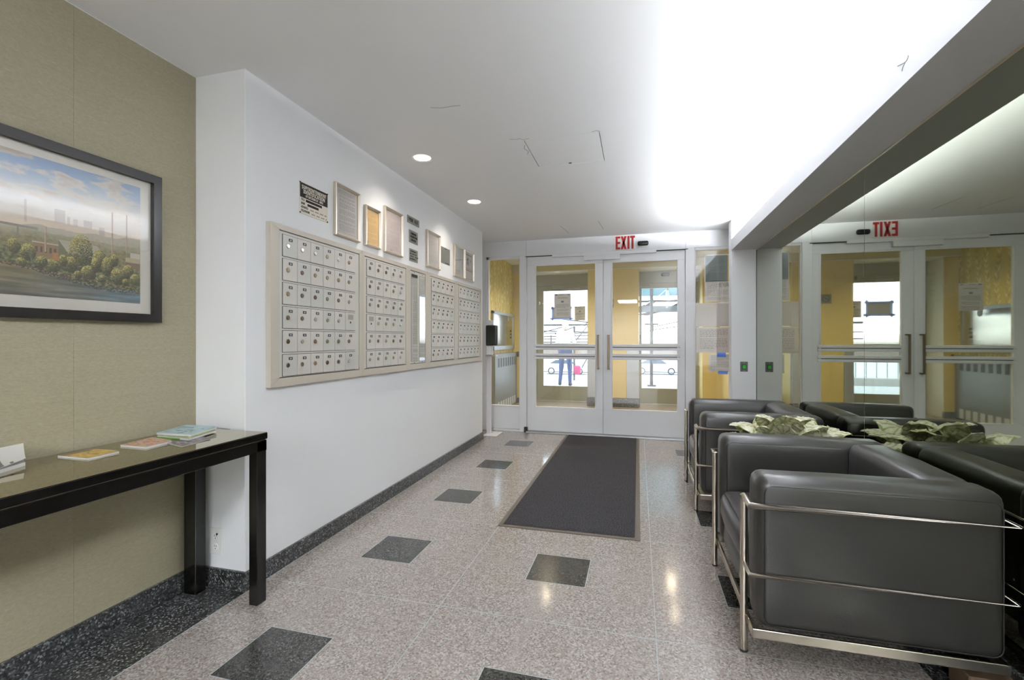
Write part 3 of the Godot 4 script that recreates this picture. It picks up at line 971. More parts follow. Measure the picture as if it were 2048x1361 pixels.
func build_person() -> void:
	# seen from behind, walking away along the pavement; joints in metres, x right, y up, z forward
	var ox := -1.9
	var oz := 12.64
	var o := thing("person", "person in blue jeans and a pale top walking on the pavement, carrying a pink bag", "person", P(ox, -0.03, oz))
	var J := {hip = Vector3(0, 0.93, 0), chest = Vector3(0, 1.28, 0.02), neck = Vector3(0, 1.47, 0.03), head = Vector3(0, 1.61, 0.06),
		hl = Vector3(-0.09, 0.9, 0), kl = Vector3(-0.12, 0.5, 0.1), al = Vector3(-0.14, 0.09, -0.02), hr = Vector3(0.09, 0.9, 0), kr = Vector3(0.12, 0.5, 0.02), ar = Vector3(0.15, 0.09, -0.14),
		sl = Vector3(-0.17, 1.4, 0.02), el = Vector3(-0.22, 1.13, -0.02), wl = Vector3(-0.2, 0.9, 0.1), sr = Vector3(0.17, 1.4, 0.02), er = Vector3(0.26, 1.14, -0.02), wr = Vector3(0.3, 0.9, 0.04)}
	var legs := [[J.hip + Vector3(-0.05, 0, 0), J.hip + Vector3(0.05, 0, 0), 0.13, 0.13], [J.hl, J.kl, 0.095, 0.062], [J.kl, J.al, 0.062, 0.048], [J.hr, J.kr, 0.095, 0.062], [J.kr, J.ar, 0.062, 0.048]]
	var top := [[J.hip + Vector3(0, 0.08, 0), J.chest, 0.135, 0.15], [J.chest, J.neck + Vector3(0, -0.06, 0), 0.15, 0.08], [J.sl, J.sr, 0.07, 0.07], [J.sl, J.el, 0.062, 0.048], [J.sr, J.er, 0.062, 0.048]]
	var skin := [[J.neck + Vector3(0, -0.06, 0), J.neck + Vector3(0, 0.06, 0.01), 0.055, 0.052], [J.head, J.head + Vector3(0, 0.045, -0.01), 0.085, 0.092], [J.head + Vector3(0, -0.06, 0.04), J.head + Vector3(0, -0.02, 0.06), 0.045, 0.05], [J.head + Vector3(0, -0.005, 0.1), J.head + Vector3(0, -0.02, 0.115), 0.012, 0.016],
		[J.el, J.wl, 0.044, 0.03], [J.er, J.wr, 0.044, 0.03]]
	for s in [[J.wl, -1.0], [J.wr, 1.0]]:
		var w: Vector3 = s[0]
		skin.append([w, w + Vector3(0, -0.08, 0.02), 0.032, 0.034])
		for f in 4: skin.append([w + Vector3(0, -0.085, -0.012 + f * 0.019), w + Vector3(-0.012 * s[1], -0.155 + absf(f - 1.6) * 0.01, 0.006 + f * 0.019), 0.0095, 0.008])
		skin.append([w + Vector3(0, -0.03, 0.04), w + Vector3(-0.01 * s[1], -0.095, 0.068), 0.011, 0.009])
	var shoes := [[J.al + Vector3(0, -0.035, -0.03), J.al + Vector3(-0.01, -0.045, 0.14), 0.045, 0.04], [J.ar + Vector3(0, -0.035, -0.03), J.ar + Vector3(0.01, -0.045, 0.14), 0.045, 0.04]]
	var base := P(ox, -0.03, oz)
	part("body", nets(skin, 0.011, 0.02, base), mat("skin", c8(196, 150, 124), 0.6), o)
	part("jeans", nets(legs, 0.02, 0.04, base), mat("jeans", c8(52, 78, 128), 0.9), o)
	part("shirt", nets(top, 0.02, 0.05, base), mat("shirt", c8(225, 225, 228), 0.9), o)
	part("shoe", nets([shoes[0]], 0.014, 0.02, base), M.black, o)
	part("shoe", nets([shoes[1]], 0.014, 0.02, base), M.black, o)
	part("hair", nets([[J.head + Vector3(0, 0.06, -0.03), J.head + Vector3(0, -0.03, -0.055), 0.092, 0.075]], 0.014, 0.02, base), mat("hair", c8(222, 214, 204), 0.7), o)
	var bag := thing("hand_bag", "small bright pink bag hanging from the walking person's hand", "bag", P(ox + 0.31, 0.3, oz + 0.06))
	var st := mk()
	soft(st, ox + 0.23, ox + 0.40, 0.28, 0.5, oz + 0.02, oz + 0.11, 0.03, 0.015)
	part("pouch", st, mat("pink", c8(235, 70, 140), 0.7), bag)
	st = mk()
	tube(st, [P(ox + 0.25, 0.48, oz + 0.065), P(ox + 0.29, 0.62, oz + 0.065), P(ox + 0.305, 0.73, oz + 0.07), P(ox + 0.33, 0.62, oz + 0.065), P(ox + 0.375, 0.48, oz + 0.065)], 0.006, 6)
	part("strap", st, mat("pink", Color.WHITE), bag)

# surface nets over the smooth union of tapered capsules
func nets(bones: Array, cell: float, blend: float, base: Vector3) -> ArrayMesh:
	var lo := Vector3.ONE * 1e9
	var hi := -lo
	for b in bones:
		for k in 2:
			var r: float = b[2 + k] + cell * 2.0
			lo = lo.min(b[k] - Vector3.ONE * r)
			hi = hi.max(b[k] + Vector3.ONE * r)
	var n := Vector3i(((hi - lo) / cell).ceil()) + Vector3i.ONE
	var f := PackedFloat32Array()
	f.resize(n.x * n.y * n.z)
	f.fill(1.0)
	for b in bones:
		var p0: Vector3 = b[0]
		var ab: Vector3 = b[1] - p0
		var l2 := maxf(ab.length_squared(), 1e-9)
		var r: float = maxf(b[2], b[3]) + blend + cell * 2.0
		var c0 := Vector3i(((p0.min(b[1]) - Vector3.ONE * r - lo) / cell).floor()).clamp(Vector3i.ZERO, n - Vector3i.ONE)
		var c1 := Vector3i(((p0.max(b[1]) + Vector3.ONE * r - lo) / cell).ceil()).clamp(Vector3i.ZERO, n - Vector3i.ONE)
		for z in range(c0.z, c1.z + 1):
			for y in range(c0.y, c1.y + 1):
				for x in range(c0.x, c1.x + 1):
					var p := lo + Vector3(x, y, z) * cell
					var t := clampf((p - p0).dot(ab) / l2, 0.0, 1.0)
					var d: float = p.distance_to(p0 + ab * t) - lerpf(b[2], b[3], t)
					var i := (z * n.y + y) * n.x + x
					var e := f[i]
					var h := maxf(blend - absf(d - e), 0.0) / blend
					f[i] = minf(d, e) - h * h * blend * 0.25
	var ids := {}
	var verts := PackedVector3Array()
	for z in n.z - 1:
		for y in n.y - 1:
			for x in n.x - 1:
				var i := (z * n.y + y) * n.x + x
				var sum := Vector3.ZERO
				var cnt := 0
				var first := f[i] < 0.0
				var v := []
				for k in 8:
					v.append(f[i + (k & 1) + ((k >> 1) & 1) * n.x + (k >> 2) * n.x * n.y])
				for k in 8:
					for ax in 3:
						var m := k | (1 << ax)
						if m == k: continue
						if (v[k] < 0.0) != (v[m] < 0.0):
							var t: float = v[k] / (v[k] - v[m])
							var a := Vector3(k & 1, (k >> 1) & 1, k >> 2)
							a[ax] += t
							sum += a
							cnt += 1
				if cnt:
					ids[i] = verts.size()
					verts.append(lo + (Vector3(x, y, z) + sum / cnt) * cell)
	var st := mk()
	st.set_smooth_group(1)
	var flip := func(p: Vector3) -> Vector3: return base + Vector3(p.x, p.y, -p.z)
	var step := [1, n.x, n.x * n.y]
	for i in ids:
		for ax in 3:
			var u: int = step[(ax + 1) % 3]
			var w: int = step[(ax + 2) % 3]
			if (f[i] < 0.0) == (f[i + step[ax]] < 0.0): continue
			if not (ids.has(i - u) and ids.has(i - w) and ids.has(i - u - w)): continue
			var q := [verts[ids[i]], verts[ids[i - u]], verts[ids[i - u - w]], verts[ids[i - w]]]
			var out := Vector3.ZERO
			out[ax] = 1.0 if f[i] < 0.0 else -1.0
			var mid: Vector3 = (q[0] + q[2]) / 2.0 - out
			tri(st, flip.call(q[0]), flip.call(q[1]), flip.call(q[2]), flip.call(mid))
			tri(st, flip.call(q[0]), flip.call(q[2]), flip.call(q[3]), flip.call(mid))
	return fin(st)

# ------------------------------------------------------------------ lamps
func build_lamps() -> void:
	var st := mk()
	# two recessed downlights over the mailboxes
	for i in 2:
		var z: float = [3.075, 4.177][i]
		var d := thing("recessed_downlight", ["round recessed ceiling downlight, the nearer of two over the mailboxes", "round recessed ceiling downlight, the farther of two over the mailboxes"][i], "ceiling light", P(-1.488, CEIL, z), "downlights over the mailboxes")
		st = mk()
		lathe(st, P(-1.488, CEIL, z), Vector3.UP, [Vector2(0.070, -0.003), Vector2(0.072, 0.0), Vector2(0.06, 0.0015), Vector2(0.058, 0.115), Vector2(0.0, 0.115)], 32, false)
		part("reflector_can", st, mat("can_white", c8(235, 235, 232), 0.5), d)
		st = mk()
		lathe(st, P(-1.488, CEIL + 0.07, z), Vector3.UP, [Vector2(0.0, 0.0), Vector2(0.044, 0.004), Vector2(0.05, 0.03), Vector2(0.03, 0.043), Vector2(0.0, 0.043)], 24)
		part("lamp_lens", st, glow("downlight_glow", Color(1, 0.97, 0.92), 8.0), d)
		spot("downlight_light", P(-1.488, CEIL + 0.065, z), 0.04, 62.0, Color(1, 0.96, 0.9), DOWN)
	# warm downlights in the vestibule
	for i in 4:
		var x: float = [-1.3, 0.5][i % 2]
		var z: float = [6.75, 7.7][i / 2]
		var words := [["left of the two nearest the lobby doors", "right of the two nearest the lobby doors"], ["left of the two nearest the street doors", "right of the two nearest the street doors"]]
		var d := thing("vestibule_downlight", "warm round vestibule ceiling downlight, " + words[i / 2][i % 2], "ceiling light", P(x, 2.62, z), "vestibule downlights")
		st = mk()
		lathe(st, P(x, 2.62, z), Vector3.UP, [Vector2(0.06, 0.0), Vector2(0.075, -0.006), Vector2(0.085, 0.0)], 28, false)
		part("trim_ring", st, M.trim_white, d)
		st = mk()
		lathe(st, P(x, 2.613, z), Vector3.UP, [Vector2(0.0, 0.0), Vector2(0.06, 0.0), Vector2(0.06, 0.006), Vector2(0.0, 0.006)], 24, false)
		part("lamp_lens", st, glow("warm_glow", Color(1.0, 0.94, 0.84), 9.0), d)
		spot("vestibule_light", P(x, 2.6, z), 0.05, 70.0, Color(1.0, 0.92, 0.78), VEST)
	# fluorescent battens lying in the cove
	for i in 3:
		var z := -3.95 + i * 3.72
		var d := thing("cove_strip_light", "long fluorescent strip lamp in the cove above the mirrors, " + ["at the back of the lobby", "over the mirrors beside the camera", "at the entrance end"][i], "lamp", P(1.1, 2.186, z), "cove strip lamps")
		part("tray", boxm(1.075, 1.135, 2.1865, 2.215, z - 1.85, z + 1.85, 0.003), M.trim_white, d)
		for k in 3:
			st = mk()
			tube(st, [P(1.105, 2.235, z - 1.84 + k * 1.23), P(1.105, 2.235, z - 0.63 + k * 1.23)], 0.013, 12)
			part("lamp_tube", st, glow("tube_glow", Color(1, 0.98, 0.95), 3.0), d)
	for i in PANELS.size():
		var p: Vector2 = PANELS[i]
		var d := thing("ceiling_light_panel", "rectangular ceiling light panel in the back of the lobby, " + ["nearer the doors", "farther from the doors"][i], "ceiling light", P(p.x, CEIL, p.y), "ceiling light panels")
		st = mk()
		box(st, p.x - 0.31, p.x + 0.31, CEIL - 0.02, CEIL + 0.002, p.y - 0.61, p.y - 0.59, 0.002)
		box(st, p.x - 0.31, p.x + 0.31, CEIL - 0.02, CEIL + 0.002, p.y + 0.59, p.y + 0.61, 0.002)
		box(st, p.x - 0.31, p.x - 0.29, CEIL - 0.02, CEIL + 0.002, p.y - 0.61, p.y + 0.61, 0.002)
		box(st, p.x + 0.29, p.x + 0.31, CEIL - 0.02, CEIL + 0.002, p.y - 0.61, p.y + 0.61, 0.002)
		part("frame", st, M.trim_white, d)
		part("light_diffuser", boxm(p.x - 0.29, p.x + 0.29, CEIL - 0.012, CEIL - 0.002, p.y - 0.59, p.y + 0.59), glow("panel_glow", Color(1, 0.98, 0.95), 3.0), d)

const DOWN := 0.5
const VEST := 1.5

func glow(key: String, col: Color, e: float) -> StandardMaterial3D:
	var m := mat(key, Color(0.9, 0.9, 0.9), 0.4)
	m.emission_enabled = true
	m.emission = col
	m.emission_energy_multiplier = e
	return m

func spot(called: String, at: Vector3, size: float, angle: float, col: Color, e: float) -> void:
	var l := SpotLight3D.new()
	l.name = called
	l.position = at
	l.rotation.x = -PI / 2.0
	l.spot_angle = angle
	l.spot_range = 12.0
	l.spot_attenuation = 2.0
	l.spot_angle_attenuation = 0.8
	l.light_size = size
	l.light_color = col
	l.light_energy = e
	l.shadow_enabled = true
	add_child(l, true)

# ------------------------------------------------------------------ mailboxes
func build_mailboxes() -> void:
	var Y0 := 0.958
	var Y1 := 1.80
	var secs := [[1.97, 2.785, 2.03, 2.752, 6, 2.054, 2.703, "six columns, nearest the camera", 5], [2.786, 3.44, 2.812, 3.402, 5, 2.838, 3.376, "five columns, just left of the directory", 0], [3.79, 4.47, 3.85, 4.432, 5, 3.876, 4.412, "five columns, just right of the directory", -1], [4.471, 5.265, 4.512, 5.222, 6, 4.54, 5.196, "six columns, nearest the entrance doors", -1]]
	var cols: Array = [M.mailbox, mat("mailbox_b", c8(209, 204, 198), 0.48, 0.2), mat("mailbox_c", c8(201, 200, 195), 0.46, 0.22)]
	for s in secs:
		var w: float = (s[6] - s[5]) / s[4]
		var o := thing("mailbox_panel", "wall panel of grey metal mailboxes, " + s[7], "mailboxes", P(XW, Y0, (s[0] + s[1]) / 2.0), "mailbox panels on the white wall")
		bezel(o, s[0], s[1], s[2], s[3], Y0, Y1)
		part("inner_panel", boxm(XW + 0.012, -1.789, 1.006, 1.768, s[2] + 0.003, s[3] - 0.003, 0.0015), M.mailbox, o)
		var door := mk()
		box(door, -1.7885, -1.7845, 0, 0.1125, 0.0014, w - 0.0014, 0.0008)
		var door_mesh := fin(door)
		var lock := mk()
		lathe(lock, P(-1.7846, 0.0555, w * 0.33), Vector3(1, 0, 0), [Vector2(0.0125, 0.0), Vector2(0.0125, 0.003), Vector2(0.010, 0.005), Vector2(0.0, 0.005)], 14, false)
		var lock_mesh := fin(lock)
		var lab := mk()
		box(lab, -1.7846, -1.7836, 0.083, 0.0975, w * 0.52 - 0.0135, w * 0.52 + 0.0135)
		var lab_mesh := fin(lab)
		var dig := mk()
		box(dig, -1.7837, -1.7834, 0.0865, 0.094, w * 0.52 - 0.007, w * 0.52 - 0.0035)
		box(dig, -1.7837, -1.7834, 0.0865, 0.094, w * 0.52 - 0.0015, w * 0.52 + 0.003)
		box(dig, -1.7837, -1.7834, 0.0865, 0.094, w * 0.52 + 0.0045, w * 0.52 + 0.0065)
		var dig_mesh := fin(dig)
		for r in 6:
			var y := 1.753 - 0.1257 * r - 0.1135
			part("row_recess", boxm(-1.7892, -1.7886, y - 0.0024, y + 0.1149, s[5] - 0.0018, s[6] + 0.0018), mat("dark_gap", Color.BLACK), o)
			for c in s[4]:
				var at := P(0, y, s[5] + c * w)
				var d := part("mailbox_door", door_mesh, cols[rng.randi() % 3], o, at)
				var last: int = s[8]
				if r == 3 and c == last:
					var kh := mk()
					lathe(kh, P(-1.7846, 0.05, w * 0.5), Vector3(1, 0, 0), [Vector2(0.007, 0.0), Vector2(0.007, 0.0008), Vector2(0.0, 0.0008)], 12, false)
					part("keyhole", kh, mat("black", Color.BLACK), d, at)
					part("paint_residue", boxm(-1.7846, -1.7841, 0.068, 0.1, w * 0.25, w * 0.78), mat("residue", c8(160, 152, 140), 0.8), d, at)
					continue
				var lk: Material = [M.brass_a, M.brass_b, M.brass_a, M.brass_c][rng.randi() % 4]
				if r == 0 and s[4] == 6: lk = M.brass_c if c in [0, 1, 2, 4] else M.brass_a
				part("lock", lock_mesh, lk, d, at)
				part("number_plate", lab_mesh, mat("black", Color.BLACK), d, at)
				if s[0] < 2.9: part("number_print", dig_mesh, mat("print_white", c8(200, 198, 192), 0.6), d, at)
	# glazed tenants' directory between the second and third panels
	var o := thing("directory_panel", "narrow metal directory board with two tall glazed strips between the mailboxes", "directory board", P(XW, Y0, 3.615))
	bezel(o, 3.441, 3.789, 3.475, 3.758, Y0, Y1)
	part("inner_panel", boxm(XW + 0.012, -1.789, 1.006, 1.768, 3.478, 3.755, 0.0015), M.mailbox, o)
	for r in [[3.495, 3.602, 21], [3.642, 3.747, 22]]:
		part("strip_recess", boxm(-1.7895, -1.7884, 1.022, 1.742, r[0] - 0.003, r[1] + 0.003), mat("dark_gap", Color.BLACK), o)
		part("name_list", sheet(P(-1.7878, 1.74, r[0]), P(-1.7878, 1.74, r[1]), P(-1.7878, 1.024, r[1]), P(-1.7878, 1.024, r[0]), 0.0003), printed("dir_%d" % r[2], doc_tex(64, 420, c8(200, 196, 190), c8(168, 164, 158), r[2], 46, false)), o)
		part("pane", boxm(-1.7868, -1.7850, 1.022, 1.742, r[0] - 0.001, r[1] + 0.001), M.glass, o)
	part("title_plate", boxm(-1.7852, -1.784, 1.718, 1.742, 3.497, 3.6), mat("black", Color.BLACK), o)
	for z in [3.55, 3.70]:
		for y in [1.012, 1.756]:
			var st := mk()
			lathe(st, P(-1.789, y, z), Vector3(1, 0, 0), [Vector2(0.004, 0.0), Vector2(0.004, 0.0015), Vector2(0.0, 0.002)], 8, false)
			part("screw", st, mat("black", Color.BLACK), o)

func bezel(o: Node3D, z0: float, z1: float, i0: float, i1: float, y0: float, y1: float) -> void:
	var st := mk()
	var f: Material = M.mailbox_frame
	part("back_box", boxm(XW, XW + 0.012, y0 + 0.002, y1 - 0.002, z0 + 0.001, z1 - 0.001), mat("dark_gap", Color.BLACK), o)
	# four mitred frame bars
	for q in [[Vector2(z0, y1), Vector2(z1, y1), Vector2(i1, 1.772), Vector2(i0, 1.772)], [Vector2(z0, y0), Vector2(i0, 1.002), Vector2(i1, 1.002), Vector2(z1, y0)], [Vector2(z0, y0), Vector2(z0, y1), Vector2(i0, 1.772), Vector2(i0, 1.002)], [Vector2(z1, y0), Vector2(i1, 1.002), Vector2(i1, 1.772), Vector2(z1, y1)]]:
		st = mk()
		var c: Vector2 = (q[0] + q[1] + q[2] + q[3]) / 4.0
		var p := PackedVector2Array()
		for v in q: p.append(v.move_toward(c, 0.0005))
		prism(st, p, 0, XW + 0.001, -1.786)
		part("frame_bar", st, f, o)

# ------------------------------------------------------------------ printed things
var docs := {}

func doc_tex(w: int, h: int, paper: Color, ink: Color, seed_: int, lines: int, logo: bool) -> ImageTexture:
	var key := "%d" % seed_
	if docs.has(key): return docs[key]
	var im := Image.create(w, h, false, Image.FORMAT_RGB8)
	im.fill(paper)
	var r := RandomNumberGenerator.new()
	r.seed = seed_ + 100
	if lines:
		var lh := (h - 20.0) / lines
		var y := 12.0
		var para := 4
		var ind := 0
		if logo:
			im.fill_rect(Rect2i(int(w * 0.06), 10, int(w * 0.14), int(h * 0.035)), ink.darkened(0.6))
			im.fill_rect(Rect2i(int(w * 0.3), 12, int(w * 0.3), int(h * 0.02)), ink)
			im.fill_rect(Rect2i(int(w * 0.8), 10, int(w * 0.14), int(h * 0.03)), ink.darkened(0.2))
			im.fill_rect(Rect2i(int(w * 0.2), int(h * 0.18), int(w * 0.6), int(h * 0.025)), ink.lerp(c8(200, 160, 60), 0.5))
			im.fill_rect(Rect2i(int(w * 0.42), int(h * 0.32), int(w * 0.16), int(h * 0.08)), ink.lerp(c8(120, 120, 170), 0.4))
			y = h * 0.46
		while y < h - 12:
			var x := w * (0.1 + 0.06 * ind)
			var stop := w * (0.9 if para > 0 else r.randf_range(0.4, 0.75))
			while x < stop:
				var ww := r.randf_range(w * 0.03, w * 0.1)
				im.fill_rect(Rect2i(int(x), int(y), int(minf(ww, stop - x)), maxi(1, int(lh * 0.5))), ink.lerp(paper, r.randf_range(0.0, 0.35)))
				x += ww + w * 0.02
			y += lh
			para -= 1
			if para < 0:
				para = r.randi_range(1, 7)
				ind = r.randi_range(0, 1)
				y += lh * 0.8
	docs[key] = ImageTexture.create_from_image(im)
	return docs[key]

func printed(key: String, t: Texture2D, rough := 0.7) -> StandardMaterial3D:
	var m := mat(key, Color.WHITE, rough)
	m.albedo_texture = t
	return m

func see_through(m: StandardMaterial3D, amount := 0.7) -> StandardMaterial3D:
	# thin paper lets daylight through
	m.backlight_enabled = true
	m.backlight = Color(amount, amount, amount)
	return m

func wall_frame(called: String, label: String, z0: float, z1: float, y0: float, y1: float, print_mat: Material, bar := 0.018) -> Node3D:
	var o := thing(called, label, "framed notice", P(XW, y0, (z0 + z1) / 2.0))
	var st := mk()
	# bevelled metal mouldings, mitred
	for q in [[z0, y0, z0, y1, 1, 0], [z1, y0, z1, y1, -1, 0], [z0, y1, z1, y1, 0, -1], [z0, y0, z1, y0, 0, 1]]:
		st = mk()
		flat(st)
		var a := Vector2(q[0], q[1])
		var b := Vector2(q[2], q[3])
		var inn := Vector2(q[4], q[5]) * bar
		var along := (b - a).normalized() * bar
		var ia := a + inn + along
		var ib := b + inn - along
		var c := P(-1.80, (a.y + b.y + ia.y + ib.y) / 4, (a.x + b.x + ia.x + ib.x) / 4)
		var lo := XW
		var top := XW + 0.024
		var topi := XW + 0.018
		var A := [P(lo, a.y, a.x), P(lo, b.y, b.x), P(lo, ib.y, ib.x), P(lo, ia.y, ia.x)]
		var k := 0.35
		var am := a.lerp(ia, k)
		var bm := b.lerp(ib, k)
		var B := [P(top - 0.004, a.y, a.x), P(top - 0.004, b.y, b.x), P(top, bm.y, bm.x), P(top, am.y, am.x), P(topi - 0.005, ib.y, ib.x), P(topi - 0.005, ia.y, ia.x)]
		for f in [[A[0], A[1], B[1], B[0]], [B[0], B[1], B[2], B[3]], [B[3], B[2], B[4], B[5]], [B[5], B[4], A[2], A[3]], [A[0], A[3], B[5], B[3]], [A[0], B[3], B[0], B[0]], [A[1], B[1], B[2], B[4]], [A[1], B[4], A[2], A[2]]]:
			tri(st, f[0], f[1], f[2], c)
			if f[3] != f[2]: tri(st, f[0], f[2], f[3], c)
		part("frame_bar", st, M.champagne, o)
	var x := XW + 0.006
	part("paper", sheet(P(x, y1 - bar, z0 + bar), P(x, y1 - bar, z1 - bar), P(x, y0 + bar, z1 - bar), P(x, y0 + bar, z0 + bar)), print_mat, o)
	part("pane", boxm(x + 0.003, x + 0.0045, y0 + bar - 0.002, y1 - bar + 0.002, z0 + bar - 0.002, z1 - bar + 0.002), M.glass, o)
	return o

func build_wall_notices() -> void:
	var pale := c8(206, 198, 194)
	var st := mk()
	# superintendent identification sign
	var o := thing("identification_sign", "black and white superintendent identification sign screwed above the first mailboxes", "sign", P(XW, 1.908, 2.335))
	var z0 := 2.212
	var z1 := 2.457
	part("plate", boxm(XW, -1.812, 1.908, 2.084, z0, z1, 0.001), mat("sign_cream", c8(222, 214, 200), 0.4), o)
	part("header_field", boxm(-1.8121, -1.8114, 1.999, 2.081, z0 + 0.003, z1 - 0.003), mat("sign_black", c8(26, 21, 19), 0.8), o)
	var R := PI / 2.0
	var cream := mat("sign_cream", Color.WHITE)
	var ink := mat("sign_black", Color.BLACK)
	text("lettering", "SUPERINTENDENT", 0.021, cream, o, P(-1.8112, 2.058, 2.335), R, 0.212)
	text("lettering", "IDENTIFICATION", 0.021, cream, o, P(-1.8112, 2.034, 2.335), R, 0.186)
	text("lettering", "OF SECTION 27 - 2053", 0.013, cream, o, P(-1.8112, 2.0125, 2.335), R, 0.152)
	var y := 1.987
	for w in [["TITLE", 0.028], ["NAME", 0.031], ["ADDRESS", 0.056], ["TELEPHONE", 0.07]]:
		text("lettering", w[0], 0.0125, ink, o, P(-1.8117, y, z0 + 0.012 + w[1] / 2.0), R, w[1])
		y -= 0.0205
	part("blacked_out_field", boxm(-1.8121, -1.8116, 1.980, 1.994, z0 + 0.05, z0 + 0.19), ink, o)
	part("blacked_out_field", boxm(-1.8121, -1.8116, 1.959, 1.973, z0 + 0.064, z0 + 0.16), ink, o)
	for k in 14:
		var zz := z0 + 0.088 + k * 0.0105
		if k % 4 == 3: continue
		part("small_print", boxm(-1.8121, -1.8117, 1.940, 1.9465, zz, zz + 0.007), mat("ink_grey", c8(96, 90, 86), 0.6), o)
		if k < 13: part("small_print", boxm(-1.8121, -1.8117, 1.919, 1.926, zz + 0.012, zz + 0.018), mat("ink_grey", Color.BLACK), o)
	for zz in [z0 + 0.004, z1 - 0.004]:
		for yy in [1.912, 2.080]:
			st = mk()
			lathe(st, P(-1.812, yy, zz), Vector3(1, 0, 0), [Vector2(0.005, 0.0), Vector2(0.004, 0.002), Vector2(0.0, 0.0025)], 10, false)
			part("screw", st, ink, o)
	# framed papers
	wall_frame("framed_notice", "large silver-framed printed document beside the superintendent sign", 2.512, 2.779, 1.851, 2.178, printed("doc_a", doc_tex(240, 300, pale, c8(120, 116, 114), 1, 46, false)))
	var yo := wall_frame("framed_notice", "small silver-framed yellow certificate with a curled corner", 2.847, 3.04, 1.852, 2.13, printed("doc_b", doc_tex(150, 220, c8(226, 186, 112), c8(176, 140, 84), 2, 26, false)))
	st = mk()
	flat(st)
	tri(st, P(XW + 0.0078, 1.872, 2.868), P(XW + 0.0078, 1.93, 2.866), P(XW + 0.0078, 1.872, 2.892), P(-3, 1.9, 2.87))
	part("curled_corner", st, mat("sign_black", Color.BLACK), yo)
	wall_frame("framed_notice", "silver-framed pale pink document between the yellow certificate and the small plaques", 3.097, 3.372, 1.853, 2.192, printed("doc_c", doc_tex(200, 260, c8(212, 196, 192), c8(186, 172, 172), 4, 30, false)))
	wall_frame("framed_notice", "silver-framed pale document just right of the small plaques", 3.818, 4.104, 1.853, 2.18, printed("doc_d", doc_tex(200, 261, c8(204, 196, 190), c8(186, 178, 174), 5, 32, false)))
	wall_frame("framed_notice", "silver-framed pale document left of the letter grade card", 4.45, 4.742, 1.852, 2.18, printed("doc_e", doc_tex(200, 262, c8(200, 198, 190), c8(176, 174, 170), 6, 30, false)))
	var ga := wall_frame("framed_grade_card", "silver-framed card with a large letter A, last on the wall by the entrance", 4.75, 5.04, 1.852, 2.18, printed("doc_f", doc_tex(200, 263, c8(206, 196, 188), c8(180, 172, 168), 7, 0, false)))
	text("lettering", "A", 0.085, mat("grade_blue", c8(70, 76, 88), 0.6), ga, P(XW + 0.0075, 2.06, 4.865), R, 0.075)
	text("lettering", "+", 0.06, mat("grade_blue", Color.BLACK), ga, P(XW + 0.0075, 2.075, 4.955), R, 0.03)
	part("printed_band", boxm(XW + 0.0064, XW + 0.0070, 1.985, 1.992, 4.775, 5.015), mat("band_red", c8(150, 104, 92), 0.7), ga)
	part("printed_band", boxm(XW + 0.0064, XW + 0.0070, 1.960, 1.976, 4.775, 5.015), mat("band_red", Color.BLACK), ga)
	part("printed_band", boxm(XW + 0.0064, XW + 0.0070, 2.13, 2.142, 4.79, 5.0), mat("ink_grey", Color.BLACK), ga)
	# small metal plaques
	var pl := mat("plaque", c8(150, 150, 142), 0.35, 0.6)
	var p1 := thing("metal_plaque", "narrow dark-lettered metal plaque, topmost of the three small plaques", "plaque", P(XW, 2.165, 3.58), "small metal plaques")
	part("plate", boxm(XW, -1.811, 2.162, 2.222, 3.472, 3.685, 0.001), pl, p1)
	letters(p1, 2.192, 3.49, 3.668, 0.03, 11)
	var p2 := thing("metal_plaque", "small metal plaque with three bold lines, middle of the three plaques", "plaque", P(XW, 2.008, 3.58), "small metal plaques")
	part("plate", boxm(XW, -1.811, 2.006, 2.110, 3.503, 3.658, 0.001), pl, p2)
	letters(p2, 2.083, 3.53, 3.63, 0.018, 8)
	letters(p2, 2.057, 3.51, 3.65, 0.018, 12)
	letters(p2, 2.030, 3.535, 3.625, 0.018, 6)
	var p3 := thing("metal_plaque", "small metal plaque with four fine lines, lowest of the three plaques", "plaque", P(XW, 1.853, 3.58), "small metal plaques")
	part("plate", boxm(XW, -1.811, 1.854, 1.956, 3.505, 3.658, 0.001), pl, p3)
	for k in 4: letters(p3, 1.936 - k * 0.021, 3.525 - 0.01 * (k % 2), 3.625 + 0.02 * (k % 3), 0.01, 12)
	var p4 := thing("metal_plaque", "larger blank grey metal plate between two framed documents", "plaque", P(XW, 1.94, 4.245))
	part("plate", boxm(XW, -1.811, 1.942, 2.098, 4.123, 4.367, 0.001), pl, p4)
	letters(p4, 2.085, 4.23, 4.28, 0.008, 5)
	letters(p4, 1.95, 4.25, 4.36, 0.008, 9)

func letters(o: Node3D, y: float, z0: float, z1: float, h: float, n: int) -> void:
	# a line of letters too small to read: short upright strokes
	var st := mk()
	var r := RandomNumberGenerator.new()
	r.seed = int(y * 1000) + n
	var w := (z1 - z0) / n
	for i in n:
		if r.randf() < 0.12: continue
		var a := z0 + i * w
		box(st, -1.8111, -1.8104, y - h / 2, y + h / 2, a, a + w * 0.28)
		if r.randf() < 0.7: box(st, -1.8111, -1.8104, y - h / 2, y + h / 2, a + w * 0.5, a + w * 0.75)
		box(st, -1.8111, -1.8104, y + h * (0.28 if r.randf() < 0.5 else -0.1), y + h * (0.5 if r.randf() < 0.5 else 0.1), a, a + w * 0.75)
	part("lettering", st, mat("sign_black", Color.BLACK), o)

